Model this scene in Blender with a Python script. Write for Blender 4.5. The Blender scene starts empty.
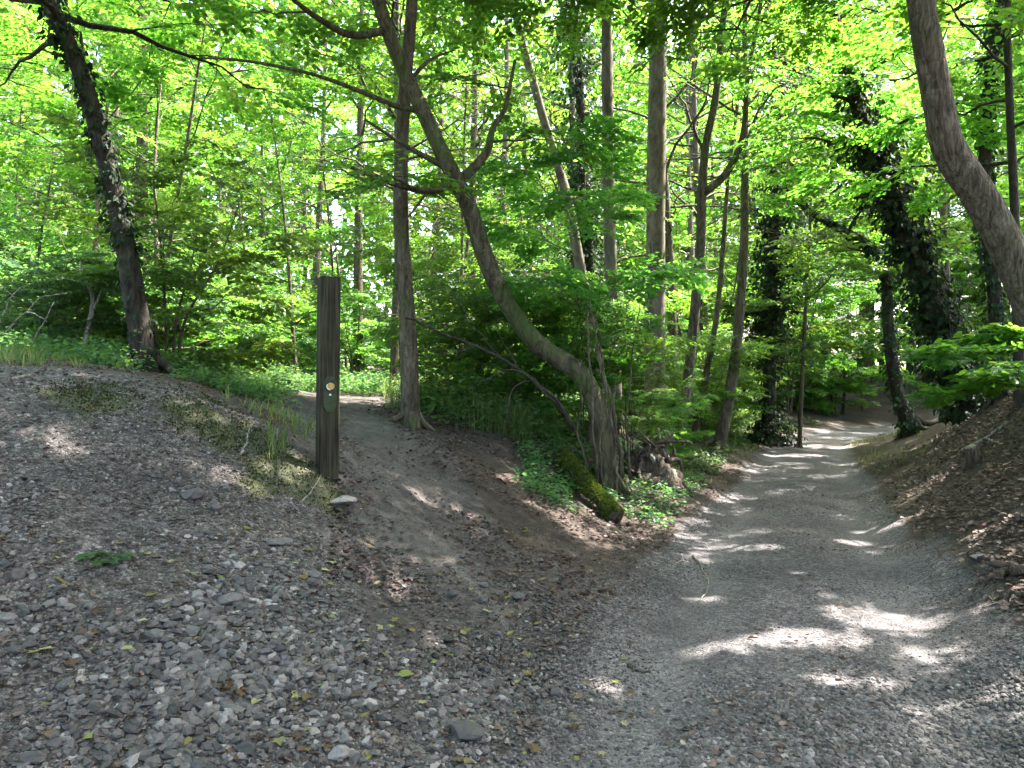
import bpy, math, random
import numpy as np
from mathutils import Vector
R = math.radians
rng = np.random.default_rng(7)
random.seed(7)
SC = bpy.context.scene
COL = SC.collection

# ------------------------------------------------------------ camera, sky, sun, exposure
F = 760.0
CAMZ = 1.6
cd = bpy.data.cameras.new('camera'); cam = bpy.data.objects.new('camera', cd); COL.objects.link(cam)
cam.location = (0, 0, CAMZ); cam.rotation_euler = (R(90), 0, 0)
cd.sensor_width = 36; cd.lens = 36 * F / 1024; cd.clip_end = 2000; cd.clip_start = 0.05
SC.camera = cam
SUN_AZ, SUN_EL = 62.0, 56.0          # azimuth to the right of the view direction (+Y)
SDIR = np.array([math.sin(R(SUN_AZ)) * math.cos(R(SUN_EL)), math.cos(R(SUN_AZ)) * math.cos(R(SUN_EL)), math.sin(R(SUN_EL))])
W = bpy.data.worlds.new('World'); SC.world = W; W.use_nodes = True
nt = W.node_tree; bg = nt.nodes['Background']; bg.inputs[1].default_value = 0.15
sky = nt.nodes.new('ShaderNodeTexSky'); sky.sky_type = 'NISHITA'; sky.sun_disc = False
sky.sun_elevation = R(SUN_EL); sky.sun_rotation = R(SUN_AZ); sky.dust_density = 4.0; sky.air_density = 1.0; sky.ozone_density = 0.3
nt.links.new(sky.outputs[0], bg.inputs[0])
sl = bpy.data.lights.new('sun', 'SUN'); sl.energy = 4.0; sl.angle = R(0.55); sl.color = (1.0, 0.965, 0.91)
so = bpy.data.objects.new('sun', sl); COL.objects.link(so)
so.rotation_euler = Vector(-SDIR).to_track_quat('-Z', 'Y').to_euler()
SC.view_settings.view_transform = 'Standard'; SC.view_settings.look = 'None'
SC.view_settings.exposure = 3.4; SC.view_settings.gamma = 1; SC.view_settings.use_curve_mapping = False
SC.render.engine = 'CYCLES'
cy = SC.cycles
cy.max_bounces = 10; cy.diffuse_bounces = 7; cy.glossy_bounces = 2; cy.transmission_bounces = 8; cy.transparent_max_bounces = 4
cy.caustics_reflective = False; cy.caustics_refractive = False
cy.use_denoising = True; cy.use_adaptive_sampling = True; cy.adaptive_threshold = 0.02

# ------------------------------------------------------------ helpers
def X(px, py, d):
    return np.array([(px - 512) / F * d, d, CAMZ - (py - 384) / F * d])

def _hash(ix, iy, seed):
    n = (ix.astype(np.int64) * 374761393 + iy.astype(np.int64) * 668265263 + seed * 974711) & 0x7fffffff
    n = ((n ^ (n >> 13)) * 1274126177) & 0x7fffffff
    n = n ^ (n >> 16)
    return (n & 0xffff) / 65535.0

def vnoise(x, y, seed=0):
    x = np.asarray(x, float); y = np.asarray(y, float)
    ix = np.floor(x); iy = np.floor(y); fx = x - ix; fy = y - iy
    fx = fx * fx * (3 - 2 * fx); fy = fy * fy * (3 - 2 * fy)
    a = _hash(ix, iy, seed); b = _hash(ix + 1, iy, seed); c = _hash(ix, iy + 1, seed); d = _hash(ix + 1, iy + 1, seed)
    return (a * (1 - fx) + b * fx) * (1 - fy) + (c * (1 - fx) + d * fx) * fy - 0.5

def fbm(x, y, f, octs, seed=0):
    s = 0; a = 1.0
    for k in range(octs):
        s = s + a * vnoise(x * f + 13.7 * k, y * f - 7.3 * k, seed + k); a *= 0.5; f *= 2.03
    return s

def sstep(a, b, x):
    t = np.clip((x - a) / (b - a), 0, 1); return t * t * (3 - 2 * t)

def catmull(P, n):
    """n points along a smooth curve through P (any dimension)."""
    P = np.asarray(P, float)
    Q = np.vstack([2 * P[0] - P[1], P, 2 * P[-1] - P[-2]])
    u = np.linspace(0, len(P) - 1 - 1e-9, n); i = u.astype(int); t = (u - i)[:, None]
    p0, p1, p2, p3 = Q[i], Q[i + 1], Q[i + 2], Q[i + 3]
    return 0.5 * (2 * p1 + (p2 - p0) * t + (2 * p0 - 5 * p1 + 4 * p2 - p3) * t ** 2 + (3 * p1 - p0 - 3 * p2 + p3) * t ** 3)

class MB:
    """collects geometry for ONE mesh object"""
    def __init__(s): s.V = []; s.Q = []; s.T = []; s.A = []; s.n = 0
    def add(s, V, Q=None, T=None, var=0.5):
        V = np.asarray(V, float); k = len(V)
        s.V.append(V)
        if Q is not None and len(Q): s.Q.append(np.asarray(Q, np.int64) + s.n)
        if T is not None and len(T): s.T.append(np.asarray(T, np.int64) + s.n)
        s.A.append(np.full(k, var) if np.isscalar(var) else np.asarray(var, float)); s.n += k
    def mesh(s, name, mat, smooth=True, origin=(0, 0, 0)):
        V = np.vstack(s.V) - np.asarray(origin, float); A = np.concatenate(s.A)
        Q = np.vstack(s.Q) if s.Q else np.zeros((0, 4), np.int64); T = np.vstack(s.T) if s.T else np.zeros((0, 3), np.int64)
        me = bpy.data.meshes.new(name)
        me.vertices.add(len(V)); me.vertices.foreach_set('co', V.astype(np.float32).ravel())
        nl = Q.size + T.size
        me.loops.add(nl); me.loops.foreach_set('vertex_index', np.concatenate([Q.ravel(), T.ravel()]).astype(np.int32))
        me.polygons.add(len(Q) + len(T))
        ls = np.concatenate([np.arange(len(Q)) * 4, Q.size + np.arange(len(T)) * 3]).astype(np.int32)
        me.polygons.foreach_set('loop_start', ls)
        me.polygons.foreach_set('use_smooth', np.full(len(Q) + len(T), smooth))
        at = me.attributes.new('var', 'FLOAT', 'POINT'); at.data.foreach_set('value', A.astype(np.float32))
        me.materials.append(mat); me.update(calc_edges=True); me.validate()
        return me
    def build(s, name, mat, parent=None, smooth=True, origin=None):
        """origin: world position of the parent (vertices are collected in world space)"""
        if origin is None: origin = tuple(parent.location) if parent is not None else (0, 0, 0)
        o = bpy.data.objects.new(name, s.mesh(name, mat, smooth, origin)); COL.objects.link(o)
        if parent is not None: o.parent = parent
        else: o.location = origin
        return o

def tag(o, label=None, cat=None, group=None, kind=None):
    if label: o['label'] = label
    if cat: o['category'] = cat
    if group: o['group'] = group
    if kind: o['kind'] = kind
    return o

def empty(name, loc, rz=0.0):
    o = bpy.data.objects.new(name, None); COL.objects.link(o)
    o.empty_display_size = 0.2; o.location = tuple(loc); o.rotation_euler = (0, 0, rz); return o

def tube(mb, P, rad, sides=10, rough=0.0, seed=0, cap=True, var=0.5, wob=1.0):
    """a tapered tube round the points P with radii rad; rough = relative bumpiness of its girth"""
    P = np.asarray(P, float); n = len(P); rad = np.broadcast_to(np.asarray(rad, float), (n,))
    Tn = np.gradient(P, axis=0); Tn /= np.linalg.norm(Tn, axis=1)[:, None] + 1e-12
    ref = np.array([0.0, 1.0, 0.13]) if abs(Tn[:, 1]).mean() < 0.8 else np.array([1.0, 0.1, 0.0])
    A = np.cross(Tn, ref); A /= np.linalg.norm(A, axis=1)[:, None]; B = np.cross(Tn, A)
    th = np.linspace(0, 2 * np.pi, sides, endpoint=False)
    r = np.repeat(rad[:, None], sides, 1)
    if rough:
        s = np.arange(n)[:, None] * 0.35 * wob; c = np.cos(th)[None] * 1.7 + 5 + seed * 3.1; d = np.sin(th)[None] * 1.7 + s
        r = r * (1 + rough * 2 * vnoise(c + s * 0.15, d, seed) + rough * vnoise(c * 2.3, d * 2.3, seed + 9))
    V = P[:, None, :] + r[..., None] * (np.cos(th)[None, :, None] * A[:, None, :] + np.sin(th)[None, :, None] * B[:, None, :])
    V = V.reshape(-1, 3)
    i = np.arange(n - 1)[:, None] * sides; j = np.arange(sides)[None]; j2 = (j + 1) % sides
    Q = np.stack([i + j, i + j2, i + sides + j2, i + sides + j], -1).reshape(-1, 4)
    if cap:
        V = np.vstack([V, P[0], P[-1]]); b = n * sides
        T = np.vstack([np.stack([np.full(sides, b), (np.arange(sides) + 1) % sides, np.arange(sides)], 1),
                       np.stack([np.full(sides, b + 1), (n - 1) * sides + np.arange(sides), (n - 1) * sides + (np.arange(sides) + 1) % sides], 1)])
    else: T = None
    mb.add(V, Q, T, var)

def unit(v): return v / (np.linalg.norm(v, axis=-1, keepdims=True) + 1e-12)

LEAF6 = np.array([[0, 0, 0], [-.34, .22, .05], [-.30, .62, .07], [0, 1, -.06], [.30, .62, .07], [.34, .22, .05]])
LEAF4 = np.array([[0, 0, 0], [-.36, .45, .08], [0, 1, -.06], [.36, .45, .08]])
LOBED = np.array([[0, 0, 0], [-.42, .16, .03], [-.22, .36, .05], [-.46, .66, .04], [-.17, .68, .03], [0, 1.0, -.05],
                  [.17, .68, .03], [.46, .66, .04], [.22, .36, .05], [.42, .16, .03], [0, .36, -.02]])
def add_leaves(mb, pos, dr, nm, size, var, kind=6):
    """pos base of leaf, dr its direction, nm its upper side"""
    if len(pos) == 0: return
    dr = unit(dr); sd = unit(np.cross(dr, nm)); up = np.cross(sd, dr)
    tp = {6: LEAF6, 4: LEAF4, 11: LOBED}[kind]
    V = pos[:, None, :] + size[:, None, None] * (tp[None, :, 0:1] * sd[:, None] + tp[None, :, 1:2] * dr[:, None] + tp[None, :, 2:3] * up[:, None])
    k = len(tp); b = (np.arange(len(pos)) * k)[:, None]
    var = np.repeat(var, k)
    if kind == 6:
        Q = np.vstack([b + np.array([0, 3, 2, 1]), b + np.array([0, 5, 4, 3])]); T = None
    elif kind == 4:
        Q = None; T = np.vstack([b + np.array([0, 2, 1]), b + np.array([0, 3, 2])])
    else:
        Q = None; T = np.vstack([b + np.array(t) for t in ((0, 10, 1), (1, 10, 2), (2, 10, 3), (3, 10, 4), (4, 10, 5), (5, 10, 6), (6, 10, 7), (7, 10, 8), (8, 10, 9), (9, 10, 0))])
    mb.add(V.reshape(-1, 3), Q, T, var)

# ------------------------------------------------------------ materials
def newmat(name):
    m = bpy.data.materials.new(name); m.use_nodes = True
    n = m.node_tree; p = n.nodes['Principled BSDF']; return m, n, p
def node(n, t, **kw):
    x = n.nodes.new(t)
    for k, v in kw.items():
        if k.startswith('i_'): x.inputs[int(k[2:])].default_value = v
        else: setattr(x, k, v)
    return x
def ramp(n, stops):
    r = n.nodes.new('ShaderNodeValToRGB'); e = r.color_ramp.elements
    while len(e) < len(stops): e.new(0.5)
    for q, (p, c) in zip(e, stops): q.position = p; q.color = (*c, 1)
    return r
def attr(n, name):
    a = n.nodes.new('ShaderNodeAttribute'); a.attribute_name = name; return a
def mixc(n, fac, a, b, mode='MIX'):
    m = n.nodes.new('ShaderNodeMix'); m.data_type = 'RGBA'; m.blend_type = mode
    for s, v in ((m.inputs[0], fac), (m.inputs[6], a), (m.inputs[7], b)):
        if hasattr(v, 'is_output'): n.links.new(v, s)
        elif isinstance(v, (int, float)): s.default_value = v
        else: s.default_value = (*v, 1)
    return m.outputs[2]
def math_(n, op, a, b=0.0, c=None):
    m = n.nodes.new('ShaderNodeMath'); m.operation = op
    for s, v in zip(m.inputs, (a, b, c)):
        if v is None: continue
        if hasattr(v, 'is_output'): n.links.new(v, s)
        else: s.default_value = v
    return m.outputs[0]
def mapped(n, scale, coord='Object'):
    tc = n.nodes.new('ShaderNodeTexCoord'); mp = n.nodes.new('ShaderNodeMapping'); mp.inputs['Scale'].default_value = scale
    n.links.new(tc.outputs[coord], mp.inputs[0]); return mp.outputs[0]
def tex(n, typ, vec, scale, **kw):
    t = n.nodes.new(typ); t.inputs['Scale'].default_value = scale; n.links.new(vec, t.inputs['Vector'])
    for k, v in kw.items():
        if k in t.inputs: t.inputs[k].default_value = v
        else: setattr(t, k, v)
    return t

def leafmat(name, stops, trans, tf=0.58, rough=0.45, spec=0.35):
    """stops: upper-side colours over the per-leaf value; trans: colour of light coming through"""
    m, n, p = newmat(name)
    a = attr(n, 'var'); r = ramp(n, stops); n.links.new(a.outputs['Fac'], r.inputs[0])
    oi = n.nodes.new('ShaderNodeObjectInfo')
    hs = n.nodes.new('ShaderNodeHueSaturation')
    n.links.new(math_(n, 'MULTIPLY_ADD', oi.outputs['Random'], 0.035, 0.4825), hs.inputs['Hue'])
    n.links.new(math_(n, 'MULTIPLY_ADD', oi.outputs['Random'], 0.5, 0.64), hs.inputs['Value'])
    n.links.new(r.outputs[0], hs.inputs['Color'])
    n.links.new(hs.outputs[0], p.inputs['Base Color']); p.inputs['Roughness'].default_value = rough
    p.inputs['Specular IOR Level'].default_value = spec
    tr = n.nodes.new('ShaderNodeBsdfTranslucent')
    k = mixc(n, 1.0, hs.outputs[0], trans, 'MULTIPLY'); n.links.new(k, tr.inputs[0])
    mx = n.nodes.new('ShaderNodeMixShader'); mx.inputs[0].default_value = tf
    n.links.new(p.outputs[0], mx.inputs[1]); n.links.new(tr.outputs[0], mx.inputs[2])
    n.links.new(mx.outputs[0], n.nodes['Material Output'].inputs[0])
    return m

M = {}
TR = (3.35, 3.05, 1.5)
M['maple'] = leafmat('maple_leaf', [(0, (.034, .095, .020)), (.45, (.056, .135, .025)), (.8, (.088, .160, .026)), (1, (.130, .165, .028))], TR)
M['hazel'] = leafmat('hazel_leaf', [(0, (.040, .105, .026)), (.5, (.062, .140, .032)), (1, (.090, .165, .030))], TR)
M['elder'] = leafmat('elder_leaf', [(0, (.050, .120, .036)), (.5, (.075, .150, .042)), (1, (.105, .170, .034))], TR)
M['ivy'] = leafmat('ivy_leaf', [(0, (.014, .030, .014)), (.6, (.024, .050, .020)), (1, (.045, .070, .028))], (2.0, 2.0, 1.2), 0.25, 0.6, 0.15)
M['herb'] = leafmat('herb_leaf', [(0, (.045, .110, .046)), (.5, (.068, .145, .056)), (1, (.10, .17, .046))], (3.0, 2.6, 1.6), 0.5)
M['fallen'] = leafmat('fallen_leaf', [(0, (.075, .040, .020)), (.25, (.16, .10, .05)), (.5, (.21, .17, .05)), (.75, (.19, .205, .05)), (1, (.30, .265, .14))], (1.2, 1.1, .7), 0.2, 0.6)
M['litter'] = leafmat('leaf_litter', [(0, (.06, .038, .029)), (.5, (.135, .090, .069)), (.85, (.21, .15, .115)), (1, (.34, .28, .22))], (1, .8, .6), 0.1, 0.7, 0.3)
M['log_moss'] = leafmat('log_moss', [(0, (.032, .042, .010)), (.6, (.07, .09, .016)), (1, (.15, .165, .03))], (1.2, 1.2, .6), 0.3, 0.8, 0.1)
M['moss'] = leafmat('moss', [(0, (.020, .026, .007)), (.6, (.042, .052, .011)), (1, (.095, .105, .022))], (1.2, 1.2, .6), 0.3, 0.8, 0.1)

def barkmat(name, dark, light, moss=0.3, stretch=(16, 16, 2.4), bump=0.6, plates=True):
    m, n, p = newmat(name)
    v = mapped(n, stretch)
    wn = tex(n, 'ShaderNodeTexNoise', mapped(n, (6, 6, 3)), 1.0, Detail=2.0); va = n.nodes.new('ShaderNodeVectorMath'); va.operation = 'MULTIPLY_ADD'
    n.links.new(wn.outputs['Color'], va.inputs[0]); va.inputs[1].default_value = (2.6, 2.6, 1.5); n.links.new(v, va.inputs[2]); v = va.outputs[0]
    t1 = tex(n, 'ShaderNodeTexNoise', v, 1.0, Detail=8.0, Roughness=0.65)
    v2 = mapped(n, (1, 1, 1)); t2 = tex(n, 'ShaderNodeTexNoise', v2, 1.6, Detail=5.0)
    vo = tex(n, 'ShaderNodeTexVoronoi', v, 1.3, feature='DISTANCE_TO_EDGE')
    c = ramp(n, [(.36, dark), (.5, tuple((a + b) / 2 for a, b in zip(dark, light))), (.64, light)]); n.links.new(t1.outputs[0], c.inputs[0])
    mr = ramp(n, [(.5, (0, 0, 0)), (.68, (1, 1, 1))]); n.links.new(t2.outputs[0], mr.inputs[0])
    c2 = mixc(n, math_(n, 'MULTIPLY', mr.outputs[0], moss), c.outputs[0], (.055, .085, .02))
    fis = ramp(n, [(.0, (.62, .6, .58)), (.09, (1, 1, 1))]); n.links.new(vo.outputs[0], fis.inputs[0])
    if plates: c2 = mixc(n, 1.0, c2, fis.outputs[0], 'MULTIPLY')
    t3 = tex(n, 'ShaderNodeTexNoise', v2, 5.5, Detail=7.0, Roughness=.7); lr = ramp(n, [(.58, (0, 0, 0)), (.66, (1, 1, 1))]); n.links.new(t3.outputs[0], lr.inputs[0])
    c2 = mixc(n, math_(n, 'MULTIPLY', lr.outputs[0], .4), c2, tuple(min(.3, 1.5 * b + .02) for b in light))
    n.links.new(c2, p.inputs['Base Color']); p.inputs['Roughness'].default_value = 0.85; p.inputs['Specular IOR Level'].default_value = 0.2
    h = math_(n, 'ADD', t1.outputs[0], math_(n, 'MULTIPLY', math_(n, 'MINIMUM', vo.outputs[0], 0.18), 1.3 if plates else 0.3))
    b = n.nodes.new('ShaderNodeBump'); b.inputs['Strength'].default_value = bump; b.inputs['Distance'].default_value = 0.05
    n.links.new(h, b.inputs['Height']); n.links.new(b.outputs[0], p.inputs['Normal'])
    return m
M['bark'] = barkmat('bark', (.036, .027, .018), (.145, .118, .080), .6)
M['bark_grey'] = barkmat('smooth_grey_bark', (.062, .050, .036), (.20, .165, .122), .3, (9, 9, 2.0), .35, False)
M['bark_ridge'] = barkmat('ridged_bark', (.044, .033, .023), (.21, .165, .118), .15, (26, 26, 4.5), 1.0)
M['bark_moss'] = barkmat('mossy_bark', (.030, .026, .015), (.115, .10, .058), .95, (14, 14, 3), .6)
M['bark_dark'] = barkmat('dark_bark', (.016, .013, .010), (.055, .044, .034), .3)
M['deadwood'] = barkmat('dead_wood', (.09, .075, .06), (.36, .32, .27), .15, (30, 30, 5), .5)
M['deadwood_dark'] = barkmat('dark_dead_wood', (.03, .022, .018), (.15, .11, .085), .2, (25, 25, 6), .7)

def earthmat():
    m, n, p = newmat('woodland_ground')
    tc = n.nodes.new('ShaderNodeTexCoord'); v = tc.outputs['Object']
    big = tex(n, 'ShaderNodeTexNoise', v, 1.3, Detail=5.0, Roughness=.6)
    mid = tex(n, 'ShaderNodeTexNoise', v, 9.0, Detail=6.0, Roughness=.7)
    fine = tex(n, 'ShaderNodeTexNoise', v, 70.0, Detail=4.0, Roughness=.7)
    vo = tex(n, 'ShaderNodeTexVoronoi', v, 42.0); ve = tex(n, 'ShaderNodeTexVoronoi', v, 42.0, feature='DISTANCE_TO_EDGE')
    vs = tex(n, 'ShaderNodeTexVoronoi', v, 115.0)
    sep = n.nodes.new('ShaderNodeSeparateColor'); n.links.new(vo.outputs['Color'], sep.inputs[0])
    sep2 = n.nodes.new('ShaderNodeSeparateColor'); n.links.new(vs.outputs['Color'], sep2.inputs[0])
    st = math_(n, 'ADD', math_(n, 'MULTIPLY', sep.outputs[0], .5), math_(n, 'MULTIPLY', sep2.outputs[0], .5))
    grav = ramp(n, [(.15, (.032, .026, .024)), (.5, (.078, .066, .062)), (.8, (.150, .129, .122)), (.95, (.27, .24, .23))]); n.links.new(st, grav.inputs[0])
    road = ramp(n, [(.15, (.044, .039, .040)), (.5, (.100, .089, .090)), (.85, (.20, .18, .18))]); n.links.new(st, road.inputs[0])
    path = ramp(n, [(.3, (.046, .039, .035)), (.55, (.094, .081, .074)), (.8, (.17, .15, .138))]); n.links.new(mid.outputs[0], path.inputs[0])
    soil = ramp(n, [(.3, (.030, .022, .017)), (.55, (.072, .053, .041)), (.8, (.13, .10, .08))]); n.links.new(mid.outputs[0], soil.inputs[0])
    moss = ramp(n, [(.3, (.025, .032, .010)), (.55, (.055, .066, .016)), (.8, (.10, .11, .03))]); n.links.new(fine.outputs[0], moss.inputs[0])
    c = grav.outputs[0]
    def over(c, name, col, sharp=True):
        a = attr(n, name).outputs['Fac']
        f = math_(n, 'ADD', a, math_(n, 'MULTIPLY_ADD', mid.outputs[0], .9, -.45))
        f = math_(n, 'SMOOTH_MIN', 1.0, math_(n, 'MAXIMUM', math_(n, 'MULTIPLY_ADD', f, 2.2, -.6), 0.0), .01)
        return mixc(n, f, c, col)
    c = over(c, 'soil', soil.outputs[0]); c = over(c, 'path', path.outputs[0]); c = over(c, 'road', road.outputs[0]); c = over(c, 'moss', moss.outputs[0])
    c = mixc(n, math_(n, 'MULTIPLY', attr(n, 'rut').outputs['Fac'], .5), c, (.175, .162, .158))
    tint = ramp(n, [(.32, (.66, .66, .66)), (.68, (1.32, 1.30, 1.27))]); n.links.new(big.outputs[0], tint.inputs[0])
    c = mixc(n, 1.0, c, tint.outputs[0], 'MULTIPLY')
    n.links.new(c, p.inputs['Base Color']); p.inputs['Roughness'].default_value = .9; p.inputs['Specular IOR Level'].default_value = .25
    h = math_(n, 'ADD', math_(n, 'MULTIPLY', math_(n, 'MINIMUM', ve.outputs[0], .3), 1.3), math_(n, 'ADD', math_(n, 'MULTIPLY', mid.outputs[0], 1.2), math_(n, 'MULTIPLY', fine.outputs[0], .5)))
    b = n.nodes.new('ShaderNodeBump'); b.inputs['Strength'].default_value = .8; b.inputs['Distance'].default_value = .02
    n.links.new(h, b.inputs['Height']); n.links.new(b.outputs[0], p.inputs['Normal'])
    return m
M['earth'] = earthmat()
def stonemat(name='stone', stops=((0, (.028, .023, .022)), (.45, (.072, .062, .059)), (.8, (.135, .116, .110)), (1, (.25, .22, .208)))):
    m, n, p = newmat(name)
    a = attr(n, 'var'); r = ramp(n, stops); n.links.new(a.outputs['Fac'], r.inputs[0])
    t = tex(n, 'ShaderNodeTexNoise', mapped(n, (1, 1, 1)), 60, Detail=4.0); k = ramp(n, [(.3, (.7, .7, .7)), (.7, (1.25, 1.23, 1.2))]); n.links.new(t.outputs[0], k.inputs[0])
    n.links.new(mixc(n, 1, r.outputs[0], k.outputs[0], 'MULTIPLY'), p.inputs['Base Color']); p.inputs['Roughness'].default_value = .75
    b = n.nodes.new('ShaderNodeBump'); b.inputs['Strength'].default_value = .35; b.inputs['Distance'].default_value = .006
    n.links.new(t.outputs[0], b.inputs['Height']); n.links.new(b.outputs[0], p.inputs['Normal'])
    return m
M['stone'] = stonemat()
def plain(name, col, rough=.5, spec=.4):
    m, n, p = newmat(name)
    t = tex(n, 'ShaderNodeTexNoise', mapped(n, (1, 1, 1)), 35, Detail=4.0)
    k = ramp(n, [(.3, tuple(.75 * c for c in col)), (.7, tuple(1.2 * c for c in col))]); n.links.new(t.outputs[0], k.inputs[0])
    n.links.new(k.outputs[0], p.inputs['Base Color']); p.inputs['Roughness'].default_value = rough; p.inputs['Specular IOR Level'].default_value = spec
    return m

# ------------------------------------------------------------ terrain
RC = np.array([(-8, -3.0), (-4, -1.6), (0, -.1), (3.2, 1.17), (5.6, 2.1), (10, 3.8), (14, 5.35), (18, 7.0), (22, 9.0), (26, 12.2), (30, 17.0), (34, 23.5), (40, 34)])
_rc = catmull(RC, 400)
def road_x(y): return np.interp(y, _rc[:, 0], _rc[:, 1])
def road_t(x, y):
    x = np.asarray(x, float); y = np.asarray(y, float)
    s = (road_x(y + .2) - road_x(y - .2)) / .4
    return (x - road_x(y)) / np.sqrt(1 + s * s)
CP = [X(*p) for p in [
    (0, 768, 2.6), (150, 768, 2.7), (300, 768, 2.8), (450, 768, 2.95), (550, 768, 3.08),
    (0, 600, 3.3), (150, 600, 3.45), (300, 600, 3.9), (450, 600, 4.5), (560, 600, 5.0), (640, 600, 5.45),
    (0, 480, 4.1), (150, 480, 4.5), (250, 480, 5.0), (328, 482, 5.6),
    (0, 400, 4.9), (100, 390, 5.3), (200, 400, 5.5), (250, 425, 5.6), (300, 455, 5.6),
    (390, 480, 6.0), (340, 440, 7.2), (400, 440, 7.5), (340, 410, 11), (350, 395, 16),
    (430, 428, 9), (480, 465, 8), (500, 480, 7.5), (560, 530, 6.8), (450, 520, 6.2),
    (610, 490, 9.3), (615, 520, 8.2), (680, 470, 13), (650, 440, 14), (540, 440, 9.6), (560, 415, 12), (500, 405, 13),
    (150, 372, 9), (0, 375, 10), (250, 385, 11), (200, 382, 14), (480, 410, 11), (720, 446, 15.5),
    (1024, 572, 5.35), (1024, 480, 7.0), (1024, 400, 9.9), (940, 440, 12.6), (985, 428, 11.3), (1024, 380, 12.6)]]
CP += [np.array(p, float) for p in [(-1.5, 0, .12), (-4, 0, .7), (-6, 2, 1.4), (-8, 6, 1.7), (-12, 10, 1.8), (-15, 20, 2), (-30, 30, 2.5), (-10, 30, 1.9),
       (0, 20, 1.4), (0, 30, 1.7), (-3, -5, .2), (-8, -5, 1), (4, 24, 1.0), (6, 32, 1.6), (14, 38, 1.6)]]
for y in (-6, -3, 0, 2, 4, 6, 8, 10, 12, 15, 18, 21, 24, 27, 30):
    x = road_x(y); s = float((road_x(y + .2) - road_x(y - .2)) / .4); c = 1 / math.sqrt(1 + s * s)
    for t, z in ((-1.1, 0.0), (0, .04), (1.1, 0.0)): CP.append(np.array([x + t * c, y - t * c * s, z]))
    if y < 4 or y > 13:
        for t, z in (((2.3, .4), (4.5, 1.8), (8.5, 3.8)) if y < 4 else ((1.9, .22), (3.2, .9), (5, 2.0), (9, 3.6))): CP.append(np.array([x + t * c, y - t * c * s, z]))
    if y > 15:
        for t, z in ((-3, .5), (-6, .95)): CP.append(np.array([x + t * c, y - t * c * s, z]))
CP.append(np.array([11, 8, 3.8])); CP.append(np.array([13, 12, 3.8])); CP.append(np.array([40, 15, 5.5])); CP.append(np.array([-40, 10, 2.5])); CP.append(np.array([-10, 60, 2.5]))
CP = np.array(CP)
def _U(r2): return np.where(r2 > 1e-9, r2 * np.log(r2 + 1e-12), 0)
_n = len(CP); _K = _U(((CP[:, None, :2] - CP[None, :, :2]) ** 2).sum(-1)) + np.eye(_n) * 0.4
_P = np.hstack([np.ones((_n, 1)), CP[:, :2]])
_sol = np.linalg.solve(np.block([[_K, _P], [_P.T, np.zeros((3, 3))]]), np.concatenate([CP[:, 2], np.zeros(3)]))
def ground(x, y):
    """smooth height of the land"""
    x = np.asarray(x, float); y = np.asarray(y, float); sh = x.shape; xf = x.ravel(); yf = y.ravel()
    out = np.empty(len(xf))
    for k in range(0, len(xf), 40000):
        a, b = xf[k:k + 40000], yf[k:k + 40000]
        d2 = (a[:, None] - CP[None, :, 0]) ** 2 + (b[:, None] - CP[None, :, 1]) ** 2
        out[k:k + 40000] = _U(d2) @ _sol[:_n] + _sol[_n] + _sol[_n + 1] * a + _sol[_n + 2] * b
    r = np.hypot(xf, yf - 12); w = sstep(32, 60, r)
    out = np.clip(out, -.2, 6.5) * (1 - w) + 2.3 * w
    return out.reshape(sh)
PATHC = catmull([X(500, 660, 4.2)[:2], X(420, 540, 5.4)[:2], X(392, 480, 6.2)[:2], X(370, 437, 8.0)[:2], X(350, 412, 11)[:2], X(345, 399, 14.5)[:2]], 120)
def path_d(x, y):
    x = np.asarray(x, float); sh = x.shape; p = np.stack([x.ravel(), np.asarray(y, float).ravel()], 1); out = np.empty(len(p))
    for k in range(0, len(p), 40000):
        out[k:k + 40000] = np.sqrt(((p[k:k + 40000, None] - PATHC[None]) ** 2).sum(-1).min(1))
    return out.reshape(sh)
MOSSC = [(X(120, 398, 5.2), .5), (X(190, 408, 5.4), .62), (X(235, 430, 5.45), .58), (X(275, 460, 5.3), .5), (X(300, 490, 5.2), .35), (X(255, 470, 5.0), .3)]
def masks(x, y):
    t = road_t(x, y); nz = fbm(x, y, .9, 3, 5)
    wf = 1 + .28 * sstep(7, 15, y); road = sstep(1.36, 1.02, np.abs(t * wf + .25 * nz)) * sstep(45, 38, y)
    pd = path_d(x, y); path = sstep(1.1, .6, pd + .4 * nz)
    moss = np.zeros_like(t)
    for c, r in MOSSC: moss = np.maximum(moss, sstep(r * 1.25, r * .5, np.hypot(x - c[0], y - c[1]) + .5 * nz + .35 * fbm(x, y, 3.2, 3, 15)))
    grav = sstep(6.3, 5.3, y + .6 * nz) * sstep(-.9, -1.3, t)        # the gravelly mound and its apron
    right = sstep(1.1, 1.6, t * wf + .3 * nz)
    soil = np.clip(np.maximum(right, sstep(5.0, 6.6, y)) * (1 - road) + .0, 0, 1)
    soil = np.maximum(soil, right) * (1 - .8 * grav)
    return dict(road=road, path=path * (1 - road), moss=moss * .55, soil=soil, right=right, grav=grav, pd=pd, t=t)
def rough_h(x, y, m):
    base = .05 * fbm(x, y, 1.1, 3, 21) + .03 * fbm(x, y, 5, 3, 31) * (1 - .6 * m['road'])
    rut = -.035 * (np.exp(-((m['t'] - .72) / .22) ** 2) + np.exp(-((m['t'] + .72) / .22) ** 2)) * m['road']
    return base * (1 - .35 * m['road']) + rut + .03 * fbm(x, y, 14, 2, 77) * m['moss']
def full_h(x, y):
    m = masks(x, y); return ground(x, y) + rough_h(x, y, m)
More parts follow.
